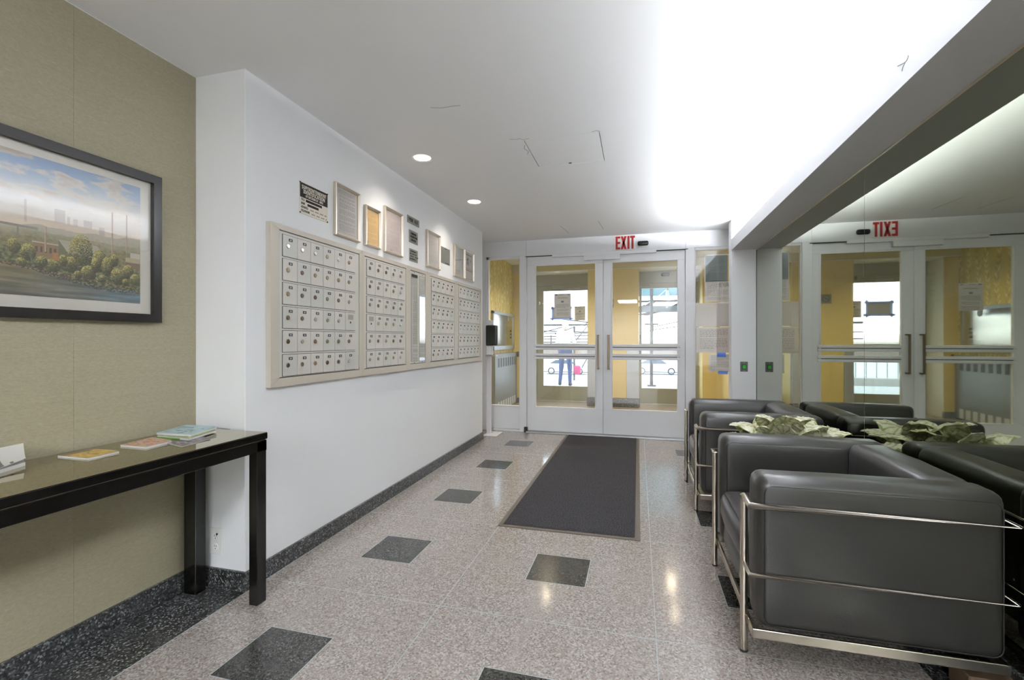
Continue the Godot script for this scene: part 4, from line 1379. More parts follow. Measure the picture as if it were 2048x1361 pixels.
# ------------------------------------------------------------------ framed landscape
func build_picture() -> void:
	var X := -2.111
	var o := thing("framed_landscape", "large black-framed landscape print of a riverside with chimneys on the papered wall", "picture", P(X, 1.275, 1.1))
	var z0 := 0.53
	var z1 := 1.642
	var y0 := 1.278
	var y1 := 1.933
	var st := mk()
	for q in [[Vector2(z0, y1), Vector2(z1, y1), Vector2(z1 - 0.036, y1 - 0.036), Vector2(z0 + 0.036, y1 - 0.036)], [Vector2(z0, y0), Vector2(z0 + 0.036, y0 + 0.036), Vector2(z1 - 0.036, y0 + 0.036), Vector2(z1, y0)], [Vector2(z0, y0), Vector2(z0, y1), Vector2(z0 + 0.036, y1 - 0.036), Vector2(z0 + 0.036, y0 + 0.036)], [Vector2(z1, y0), Vector2(z1 - 0.036, y0 + 0.036), Vector2(z1 - 0.036, y1 - 0.036), Vector2(z1, y1)]]:
		st = mk()
		prism(st, PackedVector2Array(q), 0, X, X + 0.034)
		part("frame_bar", st, mat("frame_black", c8(34, 31, 30), 0.25), o)
	part("mat_board", boxm(X + 0.002, X + 0.012, y0 + 0.03, y1 - 0.03, z0 + 0.03, z1 - 0.03), mat("mat_board", c8(228, 222, 214), 0.8), o)
	var x := X + 0.0125
	part("print", sheet(P(x, 1.864, 0.61), P(x, 1.864, 1.561), P(x, 1.358, 1.561), P(x, 1.358, 0.61)), printed("landscape", landscape(), 0.5), o)
	part("pane", boxm(X + 0.016, X + 0.018, y0 + 0.034, y1 - 0.034, z0 + 0.034, z1 - 0.034), M.glass, o)

func landscape() -> ImageTexture:
	var W := 900
	var H := 480
	var im := Image.create(W, H, false, Image.FORMAT_RGB8)
	var n := FastNoiseLite.new()
	n.seed = 9
	n.frequency = 0.006
	n.fractal_octaves = 5
	var fine := FastNoiseLite.new()
	fine.seed = 10
	fine.frequency = 0.05
	fine.fractal_octaves = 3
	# world measures: z 0.61..1.561 across, y 1.864..1.358 down
	for py in H:
		var y := 1.864 - 0.506 * py / H
		for px in W:
			var z := 0.61 + 0.951 * px / W
			var c: Color
			var shore := 1.455 - 0.10 * smoothstep(0.95, 1.3, z) + 0.06 * smoothstep(1.18, 1.1, z)
			shore = lerpf(1.475, 1.413, smoothstep(1.08, 1.45, z)) + fine.get_noise_1d(px * 0.5) * 0.006
			var hill := 1.605 + 0.03 * smoothstep(1.0, 1.56, z) + n.get_noise_1d(px * 0.8) * 0.02
			if y > hill:
				var f := clampf((1.864 - y) / (1.864 - hill), 0, 1)
				c = c8(132, 160, 200).lerp(c8(222, 214, 206), smoothstep(0.1, 0.7, f)).lerp(c8(226, 206, 184), smoothstep(0.7, 1.0, f))
				var cl := n.get_noise_2d(px * 0.7, py * 2.4 + 40.0)
				var cloud := smoothstep(-0.12, 0.22, cl + 0.12 * fine.get_noise_2d(px * 0.6, py * 1.2))
				c = c.lerp(c8(222, 206, 190), cloud * (1.0 - f * 0.5) * 0.9)
				c = c.lerp(c8(168, 148, 138), smoothstep(0.12, 0.4, cl) * 0.6 * (1.0 - f))
				var hz := Vector2((z - 1.45) * 1.2, (y - 1.72) * 2.0).length()
				c = c.lerp(c8(240, 228, 212), 0.6 * exp(-hz * hz * 30.0))
			elif y > shore:
				var f := clampf((hill - y) / (hill - shore), 0, 1)
				c = c8(186, 176, 154).lerp(c8(134, 128, 88), smoothstep(0.0, 0.5, f)).lerp(c8(96, 94, 56), smoothstep(0.5, 1.0, f))
				var g := fine.get_noise_2d(px, py * 1.4)
				c = c.lightened(maxf(g, 0.0) * 0.5 * f) if g > 0 else c.darkened(-g * 0.9 * f)
			else:
				var f := clampf((shore - y) / 0.12, 0, 1)
				var s := n.get_noise_2d(px * 0.6 - py * 1.5, py * 7.0)
				c = c8(120, 118, 106).lerp(c8(104, 128, 142), smoothstep(1.25, 1.55, z)).lerp(c8(150, 126, 70), smoothstep(1.3, 1.05, z) * (1.0 - f) * 0.9)
				c = c.lightened(maxf(s, 0) * 0.35).darkened(maxf(-s, 0) * 0.4 + f * 0.15)
				var e := fine.get_noise_2d(px * 2.0, py * 3.0)
				if shore - y < 0.012 and e > 0.0: c = c8(70, 54, 44)
			im.set_pixel(px, py, c)
	var X := func(z: float) -> int: return int((z - 0.61) / 0.951 * W)
	var Y := func(y: float) -> int: return int((1.864 - y) / 0.506 * H)
	var bar := func(za: float, zb: float, ya: float, yb: float, col: Color) -> void:
		im.fill_rect(Rect2i(X.call(za), Y.call(yb), maxi(2, X.call(zb) - X.call(za)), maxi(2, Y.call(ya) - Y.call(yb))), col)
	# pale far towers
	for t in [[1.25, 1.284, 1.64, 1.69], [1.29, 1.3, 1.64, 1.67], [1.31, 1.325, 1.64, 1.665], [1.345, 1.375, 1.64, 1.67], [1.40, 1.42, 1.62, 1.655], [1.16, 1.167, 1.62, 1.70], [0.9, 0.94, 1.62, 1.68], [0.75, 0.77, 1.62, 1.66]]:
		bar.call(t[0], t[1], t[2], t[3], c8(196, 184, 172))
	# arched bridge to the left
	bar.call(0.7, 1.2, 1.598, 1.606, c8(140, 132, 120))
	for k in 8: bar.call(0.72 + k * 0.06, 0.725 + k * 0.06, 1.56, 1.6, c8(140, 132, 120))
	# works: brick hall and pitched grey roofs
	bar.call(1.186, 1.262, 1.498, 1.552, c8(150, 122, 92))
	bar.call(1.182, 1.265, 1.552, 1.557, c8(206, 196, 182))
	for k in 5: bar.call(1.192 + k * 0.014, 1.199 + k * 0.014, 1.52, 1.54, c8(92, 70, 56))
	bar.call(1.245, 1.262, 1.498, 1.525, c8(180, 128, 80))
	for k in 60:
		var f := k / 60.0
		bar.call(1.262 + 0.035 * f, 1.39 + 0.05 * f, 1.577 - 0.05 * f - 0.0012, 1.577 - 0.05 * f, c8(186, 180, 164))
		if f > 0.1: bar.call(1.262, 1.262 + 0.034 * f, 1.577 - 0.06 * f - 0.0012, 1.577 - 0.06 * f, c8(120, 116, 92))
	bar.call(1.50, 1.56, 1.53, 1.55, c8(190, 174, 140))
	bar.call(1.50, 1.56, 1.505, 1.53, c8(130, 106, 84))
	bar.call(1.52, 1.56, 1.55, 1.572, c8(206, 200, 188))
	# chimneys
	for t in [[1.219, 1.225, 1.523, 1.617], [1.445, 1.452, 1.555, 1.728], [1.502, 1.508, 1.565, 1.73]]:
		bar.call(t[0], t[1], t[2], t[3], c8(196, 172, 146))
		bar.call(t[1] - 0.002, t[1], t[2], t[3], c8(150, 128, 110))
	# trees: many dabs
	var r := RandomNumberGenerator.new()
	r.seed = 4
	for t in [[1.335, 1.54, 0.055, 0.075], [1.40, 1.52, 0.035, 0.045], [1.43, 1.50, 0.03, 0.04], [1.30, 1.49, 0.03, 0.03], [1.17, 1.515, 0.03, 0.03], [1.13, 1.53, 0.025, 0.025], [1.24, 1.475, 0.035, 0.025], [1.47, 1.465, 0.04, 0.035], [1.51, 1.49, 0.03, 0.03], [1.36, 1.465, 0.035, 0.03], [1.54, 1.46, 0.03, 0.025], [0.95, 1.52, 0.06, 0.05], [0.8, 1.5, 0.07, 0.05], [0.68, 1.52, 0.06, 0.06], [1.05, 1.52, 0.04, 0.04], [1.385, 1.50, 0.02, 0.03], [1.21, 1.487, 0.022, 0.02], [1.275, 1.50, 0.018, 0.022], [1.455, 1.53, 0.02, 0.025], [1.325, 1.455, 0.018, 0.014], [1.41, 1.45, 0.018, 0.014], [1.15, 1.475, 0.02, 0.016], [1.50, 1.445, 0.018, 0.014]]:
		for k in int(1900 * t[2] / 0.05):
			var a := r.randf() * TAU
			var d := sqrt(r.randf())
			var dx := cos(a) * d
			var dy := sin(a) * d
			var lit := clampf(0.5 + dy * 0.45 - dx * 0.25 + r.randf_range(-0.3, 0.3), 0, 1)
			var col := c8(58, 56, 32).lerp(c8(196, 182, 108), lit * lit * 1.1 + r.randf_range(-0.12, 0.12))
			im.fill_rect(Rect2i(clampi(X.call(t[0] + dx * t[2] * 0.75), 0, W - 4), clampi(Y.call(t[1] + dy * t[3]), 0, H - 4), 2 + r.randi() % 2, 2 + r.randi() % 2), col)
	for k in 160:
		var z := r.randf_range(1.1, 1.55)
		bar.call(z, z + r.randf_range(0.002, 0.008), lerpf(1.462, 1.418, (z - 1.1) / 0.45), lerpf(1.462, 1.418, (z - 1.1) / 0.45) + r.randf_range(0.001, 0.004), [c8(60, 46, 38), c8(180, 140, 106), c8(120, 90, 70)][k % 3])
	return ImageTexture.create_from_image(im)

# ------------------------------------------------------------------ console table and magazines
const TOP := 0.774

func build_console() -> void:
	var o := thing("console_table", "long black lacquered console table with square legs against the papered wall", "table", P(-1.88, 0, 1.0))
	var bw: Material = M.black_wood
	part("tabletop", boxm(-2.09, -1.652, TOP - 0.03, TOP, 0.12, 1.806, 0.003), bw, o)
	part("glass_top", boxm(-2.088, -1.654, TOP - 0.0005, TOP + 0.0015, 0.122, 1.804, 0.001), mat("bronze_glass", c8(176, 166, 134), 0.03, 1.0), o, Vector3.ZERO, "bronze tinted mirror glass top")
	part("apron_reveal", boxm(-2.085, -1.66, TOP - 0.034, TOP - 0.03, 0.13, 1.80), M.steel, o)
	var st := mk()
	box(st, -1.69, -1.655, TOP - 0.082, TOP - 0.034, 0.125, 1.803, 0.002)
	part("apron", st, bw, o)
	part("apron", boxm(-2.085, -2.055, TOP - 0.082, TOP - 0.034, 0.125, 1.803, 0.002), bw, o)
	part("apron", boxm(-2.085, -1.655, TOP - 0.082, TOP - 0.034, 1.765, 1.803, 0.002), bw, o)
	for x in [-1.7, -2.075]:
		for z in [0.13, 1.745]:
			part("leg", boxm(x, x + 0.045 if x > -2.0 else x + 0.07, 0, TOP - 0.036, z, z + 0.055, 0.002), bw, o)
	# magazines
	magazine("white magazine with a barcode, back cover up, at the left end of the console", [Vector2(-2.075, 0.86), Vector2(-1.87, 0.84), Vector2(-2.0, 1.11), Vector2(-2.085, 1.15)], TOP, 0.014, c8(216, 214, 208), 1)
	magazine("thin magazine with a yellow and brown cover lying alone on the console", [Vector2(-2.033, 1.218), Vector2(-1.877, 1.216), Vector2(-1.884, 1.326), Vector2(-2.036, 1.322)], TOP, 0.008, c8(206, 170, 90), 2)
	magazine("magazine with an orange and purple cover, middle of the console", [Vector2(-1.99, 1.402), Vector2(-1.85, 1.40), Vector2(-1.862, 1.515), Vector2(-2.01, 1.545)], TOP, 0.009, c8(206, 170, 150), 3)
	magazine("dark glossy magazine at the bottom of the pile by the white wall", [Vector2(-1.89, 1.50), Vector2(-1.745, 1.46), Vector2(-1.768, 1.612), Vector2(-1.92, 1.64)], TOP, 0.004, c8(112, 104, 108), 4)
	magazine("green edged magazine in the middle of the pile by the white wall", [Vector2(-2.01, 1.565), Vector2(-1.812, 1.545), Vector2(-1.86, 1.725), Vector2(-2.06, 1.745)], TOP + 0.0045, 0.009, c8(150, 168, 96), 5)
	magazine("magazine with a pale blue cover on top of the pile by the white wall", [Vector2(-2.02, 1.57), Vector2(-1.835, 1.575), Vector2(-1.88, 1.745), Vector2(-2.07, 1.75)], TOP + 0.014, 0.010, c8(176, 206, 212), 6)

func magazine(label: String, q: Array, y: float, h: float, col: Color, style: int) -> void:
	# corners (x, z): back-left, front-left, front-right, back-right as seen from the room
	var mid: Vector2 = (q[0] + q[1] + q[2] + q[3]) / 4.0
	var o := thing("magazine", label, "magazine", P(mid.x, y, mid.y), "magazines on the console table")
	var st := mk()
	var p := PackedVector2Array()
	for v in q: p.append(v.move_toward(mid, 0.0015))
	prism(st, p, 1, y + 0.0008, y + h - 0.0008)
	part("pages", st, mat("pages", c8(214, 214, 216), 0.7), o)
	# covers, curling up a little at the edges
	var r := RandomNumberGenerator.new()
	r.seed = style
	var W := 96
	var H := 128
	var im := Image.create(W, H, false, Image.FORMAT_RGB8)
	im.fill(col)
	if style == 1:
		for k in 22:
			im.fill_rect(Rect2i(46 + k * 2, 60, 1 + k % 2, 34), c8(60, 58, 56))
		im.fill_rect(Rect2i(72, 104, 20, 5), c8(90, 86, 84))
	else:
		for k in 60:
			var c2: Color = [c8(224, 176, 72), c8(206, 104, 62), c8(140, 124, 156)][r.randi() % 3] if style == 3 else ([c8(226, 190, 96), c8(150, 112, 58), c8(196, 150, 70)][r.randi() % 3] if style == 2 else ([c8(196, 218, 222), c8(120, 152, 160), c8(214, 222, 220)][r.randi() % 3] if style == 6 else col.lerp([c8(40, 40, 46), c8(236, 236, 230), c8(196, 150, 150)][r.randi() % 3], 0.5)))
			im.fill_rect(Rect2i(r.randi() % 80, r.randi() % 110, 4 + r.randi() % 16, 3 + r.randi() % 9), c2)
		if style == 2:
			im.fill_rect(Rect2i(0, 0, 22, H), c8(120, 96, 66))
	var m := printed("cover_%d" % style, ImageTexture.create_from_image(im), 0.3)
	st = mk()
	st.set_smooth_group(1)
	var N := 8
	var lift := 0.012 if style == 1 else 0.003
	var pt := func(i: int, j: int) -> Vector3:
		var u := float(i) / N
		var v := float(j) / N
		var w: Vector2 = q[0].lerp(q[1], u).lerp(q[3].lerp(q[2], u), v)
		var up := y + h + lift * pow(v, 3.0) * (0.4 + 0.6 * u)
		if style == 1: up += 0.045 * pow(1.0 - u, 2.0)
		return P(w.x, up, w.y)
	for i in N:
		for j in N:
			for k in [[0, 0], [1, 0], [1, 1], [0, 0], [1, 1], [0, 1]]:
				st.set_uv(Vector2(float(i + k[0]) / N, float(j + k[1]) / N))
				st.add_vertex(pt.call(i + k[0], j + k[1]))
	part("cover", st, m, o)
	if style == 5:
		part("spine_band", boxm(mid.x - 0.07, mid.x + 0.07, y + 0.001, y + 0.006, mid.y - 0.095, mid.y - 0.09), mat("mag_green", c8(110, 150, 60), 0.5), o)

# ------------------------------------------------------------------ entrance mat
func build_mat() -> void:
	var o := thing("entrance_mat", "long dark grey carpet runner mat with rubber edging before the entrance doors", "mat", P(-0.43, 0, 4.4))
	var st := mk()
	# pile: a fine undulating sheet
	var x0 := -0.842
	var x1 := -0.018
	var z0 := 2.93
	var z1 := 5.895
	st.set_smooth_group(1)
	var n := FastNoiseLite.new()
	n.seed = 2
	n.frequency = 9.0
	var NX := 40
	var NZ := 130
	for i in NX:
		for j in NZ:
			var q := []
			for k in [[0, 0], [1, 0], [1, 1], [0, 1]]:
				var x := lerpf(x0, x1, float(i + k[0]) / NX)
				var z := lerpf(z0, z1, float(j + k[1]) / NZ)
				q.append(P(x, 0.009 + n.get_noise_2d(x, z) * 0.0022, z))
			tri(st, q[0], q[1], q[2], q[0] - Vector3.UP)
			tri(st, q[0], q[2], q[3], q[0] - Vector3.UP)
	box(st, x0, x1, 0.0005, 0.006, z0, z1)
	part("carpet_pile", st, M.carpet, o)
	st = mk()
	for q in [[Vector2(-0.872, 2.9), Vector2(0.014, 2.9), Vector2(x1, z0), Vector2(x0, z0)], [Vector2(x1, z0), Vector2(0.014, 2.9), Vector2(0.014, 5.9), Vector2(x1, z1)], [Vector2(-0.872, 2.9), Vector2(x0, z0), Vector2(x0, z1), Vector2(-0.872, 5.9)]]:
		st = mk()
		prism(st, PackedVector2Array(q), 1, 0.0, 0.006)
		part("rubber_edge", st, M.rubber, o)

# ------------------------------------------------------------------ leather club chairs
func build_chairs() -> void:
	var o := make_chair(2.3415)
	tag(o, "black leather club chair in a chrome tube frame, nearest the camera", "armchair", "club chairs by the mirrors")
	var c := o.duplicate()
	c.name = numbered("club_chair")
	add_child(c, true)
	c.position.z -= 1.546
	tag(c, "black leather club chair in a chrome tube frame, farther one beyond the plant", "armchair", "club chairs by the mirrors")

func loop_seam(z: float, x0: float, x1: float, y0: float, y1: float, r: float) -> SurfaceTool:
	var st := mk()
	var pts := []
	for c in [[x1 - r, y1 - r, 0], [x0 + r, y1 - r, 1], [x0 + r, y0 + r, 2], [x1 - r, y0 + r, 3]]:
		for k in 5:
			var a: float = (c[2] + k / 4.0) * PI / 2.0
			pts.append(P(c[0] + cos(a) * r, c[1] + sin(a) * r, z))
	tube(st, pts, 0.0026, 6, true)
	return st

func make_chair(zc: float) -> Node3D:
	var o := thing("club_chair", "", "", P(0.8, 0, zc))
	var st := mk()
	var L: Material = M.leather
	for s in [-1.0, 1.0]:
		var a: float = zc + s * 0.452
		var b: float = zc + s * 0.30
		st = mk()
		soft(st, 0.42, 1.165, 0.145, 0.70, minf(a, b), maxf(a, b), 0.04, 0.004, 0.002)
		var arm := part("arm_cushion", st, L, o)
		part("piping", loop_seam(a - s * 0.003, 0.445, 1.15, 0.16, 0.668, 0.03), M.seam, arm)
		part("piping", loop_seam(b + s * 0.003, 0.445, 1.15, 0.16, 0.668, 0.03), M.seam, arm)
	st = mk()
	soft(st, 0.985, 1.165, 0.20, 0.698, zc - 0.312, zc + 0.312, 0.045, 0.006, 0.004)
	var back := part("back_cushion", st, L, o)
	st = mk()
	tube(st, [P(1.012, 0.678, zc - 0.30), P(1.010, 0.680, zc), P(1.012, 0.678, zc + 0.30)], 0.0026, 6)
	part("piping", st, M.seam, back)
	st = mk()
	soft(st, 0.412, 1.0, 0.275, 0.43, zc - 0.298, zc + 0.298, 0.045, 0.018, 0.005)
	var seat := part("seat_cushion", st, M.leather_seat, o)
	st = mk()
	tube(st, [P(0.424, 0.418, zc - 0.27), P(0.420, 0.426, zc - 0.1), P(0.420, 0.427, zc + 0.1), P(0.424, 0.418, zc + 0.27)], 0.0026, 6)
	part("piping", st, M.seam, seat)
	st = mk()
	soft(st, 0.425, 1.0, 0.143, 0.285, zc - 0.298, zc + 0.298, 0.04, 0.01, 0.006)
	part("base_cushion", st, L, o)
	# frame: legs, two hoops of tube, flat base bars
	for s in [-1.0, 1.0]:
		st = mk()
		tube(st, [P(0.395, 0.006, zc + s * 0.355), P(0.395, 0.602, zc + s * 0.355)], 0.0135, 14)
		var leg := part("front_leg", st, M.steel, o)
		st = mk()
		tube(st, [P(0.395, 0.0, zc + s * 0.355), P(0.395, 0.007, zc + s * 0.355)], 0.0142, 14)
		part("foot_cap", st, M.black, leg)
		st = mk()
		tube(st, [P(1.13, 0.084, zc + s * 0.39), P(1.13, 0.118, zc + s * 0.39)], 0.017, 14)
		part("rear_foot", st, M.steel, o)
	for h in [[0.598, 0.0125, 0.4675, 1.188], [0.345, 0.0085, 0.4635, 1.186]]:
		st = mk()
		var w: float = h[2]
		tube(st, [P(0.395, h[0], zc - 0.355), P(0.395, h[0], zc - w), P(h[3], h[0], zc - w), P(h[3], h[0], zc + w), P(0.395, h[0], zc + w), P(0.395, h[0], zc + 0.355)], h[1], 12)
		part("tube_rail", st, M.steel, o)
	for q in [[0.405, 1.17, zc - 0.452, zc - 0.44], [0.405, 1.17, zc + 0.44, zc + 0.452], [0.405, 0.417, zc - 0.452, zc + 0.452], [1.158, 1.17, zc - 0.452, zc + 0.452]]:
		part("base_bar", boxm(q[0], q[1], 0.108, 0.142, q[2], q[3], 0.002), M.steel, o)
	for q in [[0.405, 1.17, zc - 0.44, zc - 0.40], [0.405, 1.17, zc + 0.40, zc + 0.44]]:
		part("base_plate", boxm(q[0], q[1], 0.108, 0.114, q[2], q[3]), M.steel, o)
	return o

# ------------------------------------------------------------------ plant on a side table
func build_plant() -> void:
	var t := thing("side_table", "low chrome side table with a glass top between the two club chairs", "table", P(0.85, 0, 3.12))
	part("tabletop", boxm(0.6, 1.1, 0.412, 0.422, 2.87, 3.37, 0.003), mat("table_glass", c8(60, 66, 64), 0.05), t)
	var st := mk()
	for z in [2.885, 3.355]:
		box(st, 0.6, 1.1, 0.388, 0.412, z - 0.012, z + 0.012, 0.002)
	for x in [0.612, 1.088]:
		box(st, x - 0.012, x + 0.012, 0.388, 0.412, 2.885, 3.355, 0.002)
	part("frame", st, M.steel, t)
	for x in [0.612, 1.088]:
		for z in [2.885, 3.355]:
			part("leg", boxm(x - 0.012, x + 0.012, 0, 0.39, z - 0.012, z + 0.012, 0.002), M.steel, t)
	var o := thing("potted_plant", "pale green and cream veined leafy plant in a bowl between the club chairs", "plant", P(0.83, 0.422, 3.12))
	st = mk()
	lathe(st, P(0.83, 0.422, 3.12), Vector3.UP, [Vector2(0.0, 0.0), Vector2(0.1, 0.0), Vector2(0.14, 0.05), Vector2(0.155, 0.12), Vector2(0.148, 0.122), Vector2(0.14, 0.105), Vector2(0.0, 0.105)], 32)
	part("pot", st, mat("pot", c8(196, 192, 186), 0.4), o)
	st = mk()
	lathe(st, P(0.83, 0.53, 3.12), Vector3.UP, [Vector2(0.138, 0.0), Vector2(0.1, 0.01), Vector2(0.0, 0.014)], 24)
	part("soil", st, mat("soil", c8(52, 40, 32), 0.95), o)
	var lm := leaf_material()
	# tip or centre of each leaf, its heading, tilt, size
	var leaves := [
		[0.665, 0.680, 3.06, 2.9, 0.5, 0.17], [0.60, 0.635, 3.10, 3.2, 0.2, 0.12], [0.74, 0.650, 3.02, 2.2, 0.9, 0.14], [0.83, 0.715, 3.08, 1.7, 0.75, 0.17], [0.88, 0.728, 3.14, 0.7, 0.45, 0.16],
		[0.93, 0.690, 3.04, 0.9, 0.6, 0.16], [0.99, 0.665, 3.06, 0.3, 0.35, 0.15], [1.05, 0.670, 3.10, 0.1, 0.3, 0.15], [0.80, 0.66, 2.98, 1.9, 1.0, 0.15], [0.90, 0.655, 2.97, 1.2, 0.9, 0.14],
		[0.70, 0.66, 3.22, 3.7, 0.4, 0.16], [0.80, 0.69, 3.26, 4.5, 0.5, 0.16], [0.95, 0.69, 3.24, 5.4, 0.5, 0.17], [1.03, 0.66, 3.18, 6.0, 0.4, 0.16], [0.77, 0.72, 3.14, 2.6, 0.6, 0.13], [1.08, 0.64, 3.0, 0.6, 0.2, 0.14], [1.0, 0.62, 2.95, 1.0, 0.7, 0.14], [0.70, 0.61, 2.96, 2.3, 0.9, 0.13]]
	for i in leaves.size():
		var l: Array = leaves[i]
		var c := P(l[0], l[1], l[2])
		var foot := P(0.83, 0.535, 3.12) + (c - P(0.83, c.y, 3.12)) * 0.25
		foot.y = 0.535
		st = mk()
		tube(st, [foot, foot.lerp(c, 0.55) + Vector3.UP * 0.03, c], 0.0035, 6)
		part("stem", st, mat("stem", c8(126, 134, 84), 0.6), o)
		part("leaf", leaf(c, l[3], l[4], l[5], i), lm, o)

func leaf(c: Vector3, heading: float, tilt: float, size: float, seed_: int) -> SurfaceTool:
	var st := mk()
	st.set_smooth_group(1)
	var n := FastNoiseLite.new()
	n.seed = seed_ + 30
	n.frequency = 2.2
	var fwd := Vector3(cos(heading), 0, sin(heading)).rotated(Vector3(-sin(heading), 0, cos(heading)).normalized(), tilt)
	var side := fwd.cross(Vector3.UP).normalized()
	var up := side.cross(fwd).normalized()
	var NU := 14
	var NV := 12
	var pt := func(i: int, j: int) -> Array:
		var u := float(i) / NU
		var v := float(j) / NV * 2.0 - 1.0
		# heart-shaped outline: lobes behind the stalk, a pointed tip
		var half := 0.56 * pow(sin(PI * pow(clampf(u * 0.97 + 0.03, 0, 1), 0.66)), 0.7) * size * 1.1
		var along := (u - 0.3) * size * 1.15 - absf(v) * absf(v) * size * 0.18 * (1.0 - u)
		var across := v * half
		var z := -0.5 * across * across / size * 2.2 + 0.1 * absf(across) - maxf(u - 0.35, 0.0) * maxf(u - 0.35, 0.0) * size * 0.75
		z += n.get_noise_2d(u * 2.0, v * 1.1) * size * 0.10 + sin(v * 9.0 + u * 3.0 + seed_) * size * 0.018 * absf(v)
		return [c + fwd * along + side * across + up * z, Vector2(v * 0.5 + 0.5, u)]
	for i in NU:
		for j in NV:
			for k in [[0, 0], [1, 0], [1, 1], [0, 0], [1, 1], [0, 1]]:
				var a: Array = pt.call(i + k[0], j + k[1])
				st.set_uv(a[1])
				st.add_vertex(a[0])
	return st

func leaf_material() -> StandardMaterial3D:
	var S := 192
	var im := Image.create(S, S, false, Image.FORMAT_RGB8)
	var n := FastNoiseLite.new()
	n.seed = 8
	n.frequency = 0.03
	for y in S:
		for x in S:
			var u := float(y) / S
			var v := absf(float(x) / S * 2.0 - 1.0)
			var c := c8(232, 228, 208)
			c = c.lerp(c8(140, 148, 92), smoothstep(0.74, 1.05, v + n.get_noise_2d(x, y) * 0.5))
			c = c.lerp(c8(168, 172, 124), 0.25 * smoothstep(0.0, 0.4, n.get_noise_2d(x * 2.0, y * 2.0)))
			var w := float(x) / S * 2.0 - 1.0
			var p := Vector2(w * 0.55, u - 0.3)
			var ang := atan2(p.x, p.y)
			var d := 1.0
			for k in range(-4, 5):
				d = minf(d, absf(ang - k * 0.62 * (1.0 - 0.04 * absf(k))) * (p.length() + 0.04) + n.get_noise_2d(x * 1.5, y * 1.5) * 0.012)
			c = c.lerp(c8(118, 124, 70), (1.0 - smoothstep(0.0, 0.035, d)) * 0.8)
			c = c.lerp(c8(168, 172, 120), (1.0 - smoothstep(0.02, 0.1, d)) * 0.35)
			if p.length() < 0.12: c = c.lerp(c8(150, 96, 84), 0.45 * (1.0 - p.length() / 0.12))
			im.set_pixel(x, y, c)
	var m := mat("leaf", Color.WHITE, 0.5)
	m.albedo_texture = ImageTexture.create_from_image(im)
	m.backlight_enabled = true
	m.backlight = Color(0.16, 0.18, 0.11)
	return m

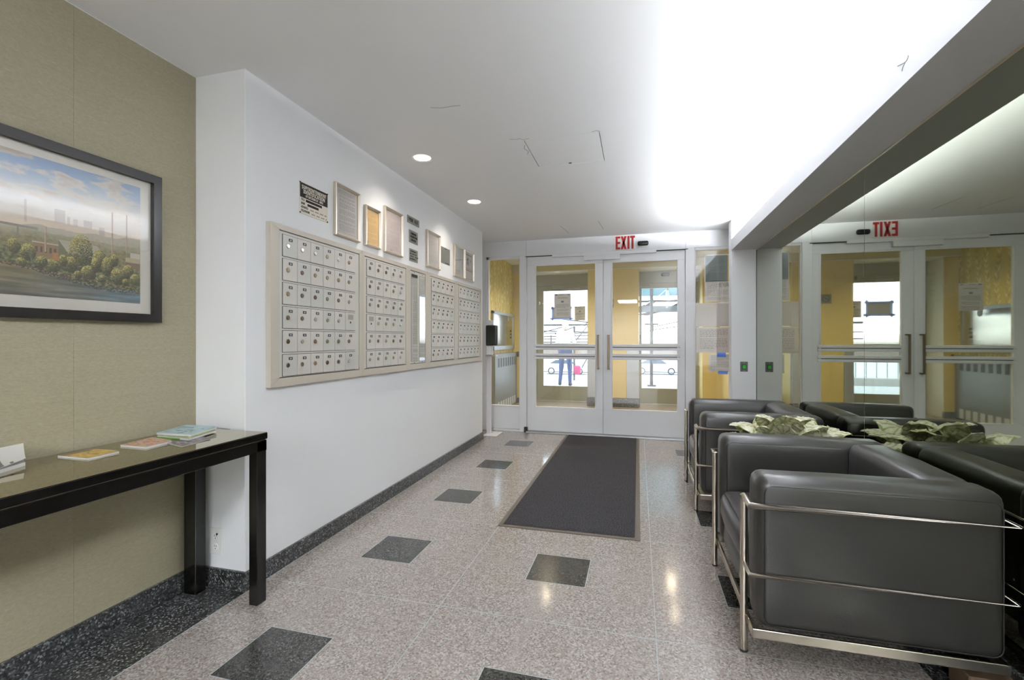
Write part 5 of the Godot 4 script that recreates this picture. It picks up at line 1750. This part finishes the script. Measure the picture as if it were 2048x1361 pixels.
# ------------------------------------------------------------------ small things
func build_small_things() -> void:
	var st := mk()
	# EXIT sign
	var e := thing("exit_sign", "white exit sign with red capital letters over the entrance doors", "sign", P(-0.158, 2.312, ZD - 0.008))
	part("plate", boxm(-0.287, -0.03, 2.312, 2.492, 5.962, 5.973, 0.002), mat("sign_white", c8(232, 230, 228), 0.4), e)
	# block letters cut from sheet
	var zf := 5.9595
	var zb := 5.9625
	var ya := 2.322
	var yb := 2.482
	var t := 0.025
	st = mk()
	box(st, -0.268, -0.268 + t, ya, yb, zf, zb)
	for y in [ya, (ya + yb) / 2.0 - t / 2.0, yb - t]: box(st, -0.268 + t, -0.212, y, y + t, zf, zb)
	part("letter_e", st, M.red, e)
	st = mk()
	for q in [[-0.206, -0.136], [-0.136, -0.206]]:
		var dx := 0.026 if q[0] < q[1] else -0.026
		prism(st, PackedVector2Array([Vector2(q[0], ya), Vector2(q[0] + dx, ya), Vector2(q[1], yb), Vector2(q[1] - dx, yb)]), 2, zf, zb)
	part("letter_x", st, M.red, e)
	part("letter_i", boxm(-0.126, -0.126 + t, ya, yb, zf, zb), M.red, e)
	st = mk()
	box(st, -0.095, -0.036, yb - t, yb, zf, zb)
	box(st, -0.078, -0.078 + t, ya, yb - t, zf, zb)
	part("letter_t", st, M.red, e)
	# motion sensor
	var ms := thing("motion_sensor", "black oval motion sensor right of the exit sign", "sensor", P(0.06, 2.35, ZD))
	st = mk()
	soft(st, -0.006, 0.124, 2.352, 2.41, 5.925, 5.974, 0.022)
	part("housing", st, mat("sensor_black", c8(24, 24, 28), 0.25), ms)
	part("lens_band", boxm(0.02, 0.10, 2.356, 2.372, 5.922, 5.935, 0.003), M.black, ms)
	# door release button on the pier
	var pb := thing("release_button", "green lit door release button in a grey plate on the white pier", "push button", P(1.095, 0.862, 5.5))
	part("plate", boxm(1.058, 1.132, 0.862, 0.968, 5.494, 5.5005, 0.002), mat("plate_grey", c8(96, 94, 92), 0.4, 0.4), pb)
	part("bezel", boxm(1.074, 1.116, 0.888, 0.938, 5.488, 5.495, 0.003), M.black, pb)
	part("button", boxm(1.078, 1.112, 0.893, 0.933, 5.482, 5.489, 0.003), button_green(), pb)
	for y in [0.872, 0.958]:
		st = mk()
		lathe(st, P(1.095, y, 5.4945), Vector3(0, 0, 1), [Vector2(0.004, 0.0), Vector2(0.003, 0.002), Vector2(0.0, 0.002)], 8, false)
		part("screw", st, M.aluminium, pb)
	# outlet on the end of the white wall
	var ol := thing("wall_outlet", "white double electrical outlet low on the wall end behind the console leg", "outlet", P(-1.983, 0.157, 1.84))
	part("cover_plate", boxm(-2.02, -1.945, 0.157, 0.285, 1.834, 1.8405, 0.002), M.outlet, ol)
	for y in [0.246, 0.196]:
		st = mk()
		lathe(st, P(-1.983, y, 1.8345), Vector3(0, 0, 1), [Vector2(0.017, 0.0), Vector2(0.0165, 0.0025), Vector2(0.0, 0.0025)], 20, false)
		var f := part("socket_face", st, mat("outlet_face", c8(246, 246, 244), 0.3), ol)
		st = mk()
		box(st, -1.9895, -1.9875, y - 0.001, y + 0.008, 1.8312, 1.8322)
		box(st, -1.9785, -1.9765, y - 0.001, y + 0.006, 1.8312, 1.8322)
		box(st, -1.985, -1.981, y - 0.011, y - 0.007, 1.8312, 1.8322)
		part("slots", st, M.black, f)
	st = mk()
	box(st, -1.9785, -1.969, 0.252, 0.262, 1.8305, 1.833, 0.002)
	part("chipped_mark", st, M.black, ol)
	# hand sanitiser stand
	var hs := thing("sanitizer_stand", "white floor stand with a dark dispenser box at the end of the mailbox wall", "dispenser", P(-1.79, 0, 5.72))
	part("base_plate", boxm(-1.87, -1.69, 0.0, 0.012, 5.56, 5.86, 0.004), M.trim_white, hs)
	part("post", boxm(-1.865, -1.805, 0.012, 1.452, 5.70, 5.73, 0.004), M.trim_white, hs)
	part("back_plate", boxm(-1.868, -1.775, 1.0, 1.452, 5.685, 5.70, 0.003), M.trim_white, hs)
	st = mk()
	soft(st, -1.845, -1.70, 1.13, 1.385, 5.60, 5.685, 0.014)
	part("dispenser_box", st, mat("dispenser", c8(22, 32, 26), 0.3), hs)
	part("nozzle_body", boxm(-1.845, -1.775, 1.01, 1.13, 5.62, 5.685, 0.006), M.trim_white, hs)
	part("drip_tray", boxm(-1.845, -1.71, 0.995, 1.008, 5.59, 5.69, 0.003), M.aluminium, hs)
	# conduit on the end wall of the cove
	var cd := thing("cable_bundle", "looped white cables on the wall at the end of the light cove", "cable", P(1.02, 2.3, 5.49))
	st = mk()
	tube(st, [P(1.03, 2.5, 5.49), P(1.03, 2.45, 5.487), P(1.045, 2.42, 5.485), P(1.03, 2.39, 5.487), P(1.01, 2.36, 5.489), P(1.005, 2.29, 5.49)], 0.004, 6)
	tube(st, [P(1.05, 2.44, 5.487), P(1.06, 2.40, 5.485), P(1.04, 2.38, 5.485), P(1.05, 2.35, 5.487), P(1.03, 2.33, 5.488)], 0.003, 6)
	part("cables", st, M.paper, cd)
	part("junction", boxm(1.03, 1.06, 2.385, 2.42, 5.478, 5.499, 0.003), M.aluminium, cd)
	# wooden riser blocks under the rear feet of the nearest chair
	for z in [1.9515, 2.7315, 1.9515 + 1.546, 2.7315 + 1.546]:
		var near: bool = z < 3.0
		var b := thing("riser_block", "brown wooden block under the %s rear foot of the %s club chair" % ["near" if fmod(z, 1.546) < 0.8 else "far", "nearest" if near else "farther"], "block", P(1.13, 0, z))
		part("block", boxm(1.06, 1.195, 0, 0.083, z - 0.055, z + 0.055, 0.004), M.wood_block, b)

func button_green() -> StandardMaterial3D:
	var m := glow("button_light", Color(0.05, 0.55, 0.12), 0.35)
	m.albedo_color = c8(20, 120, 40)
	return m
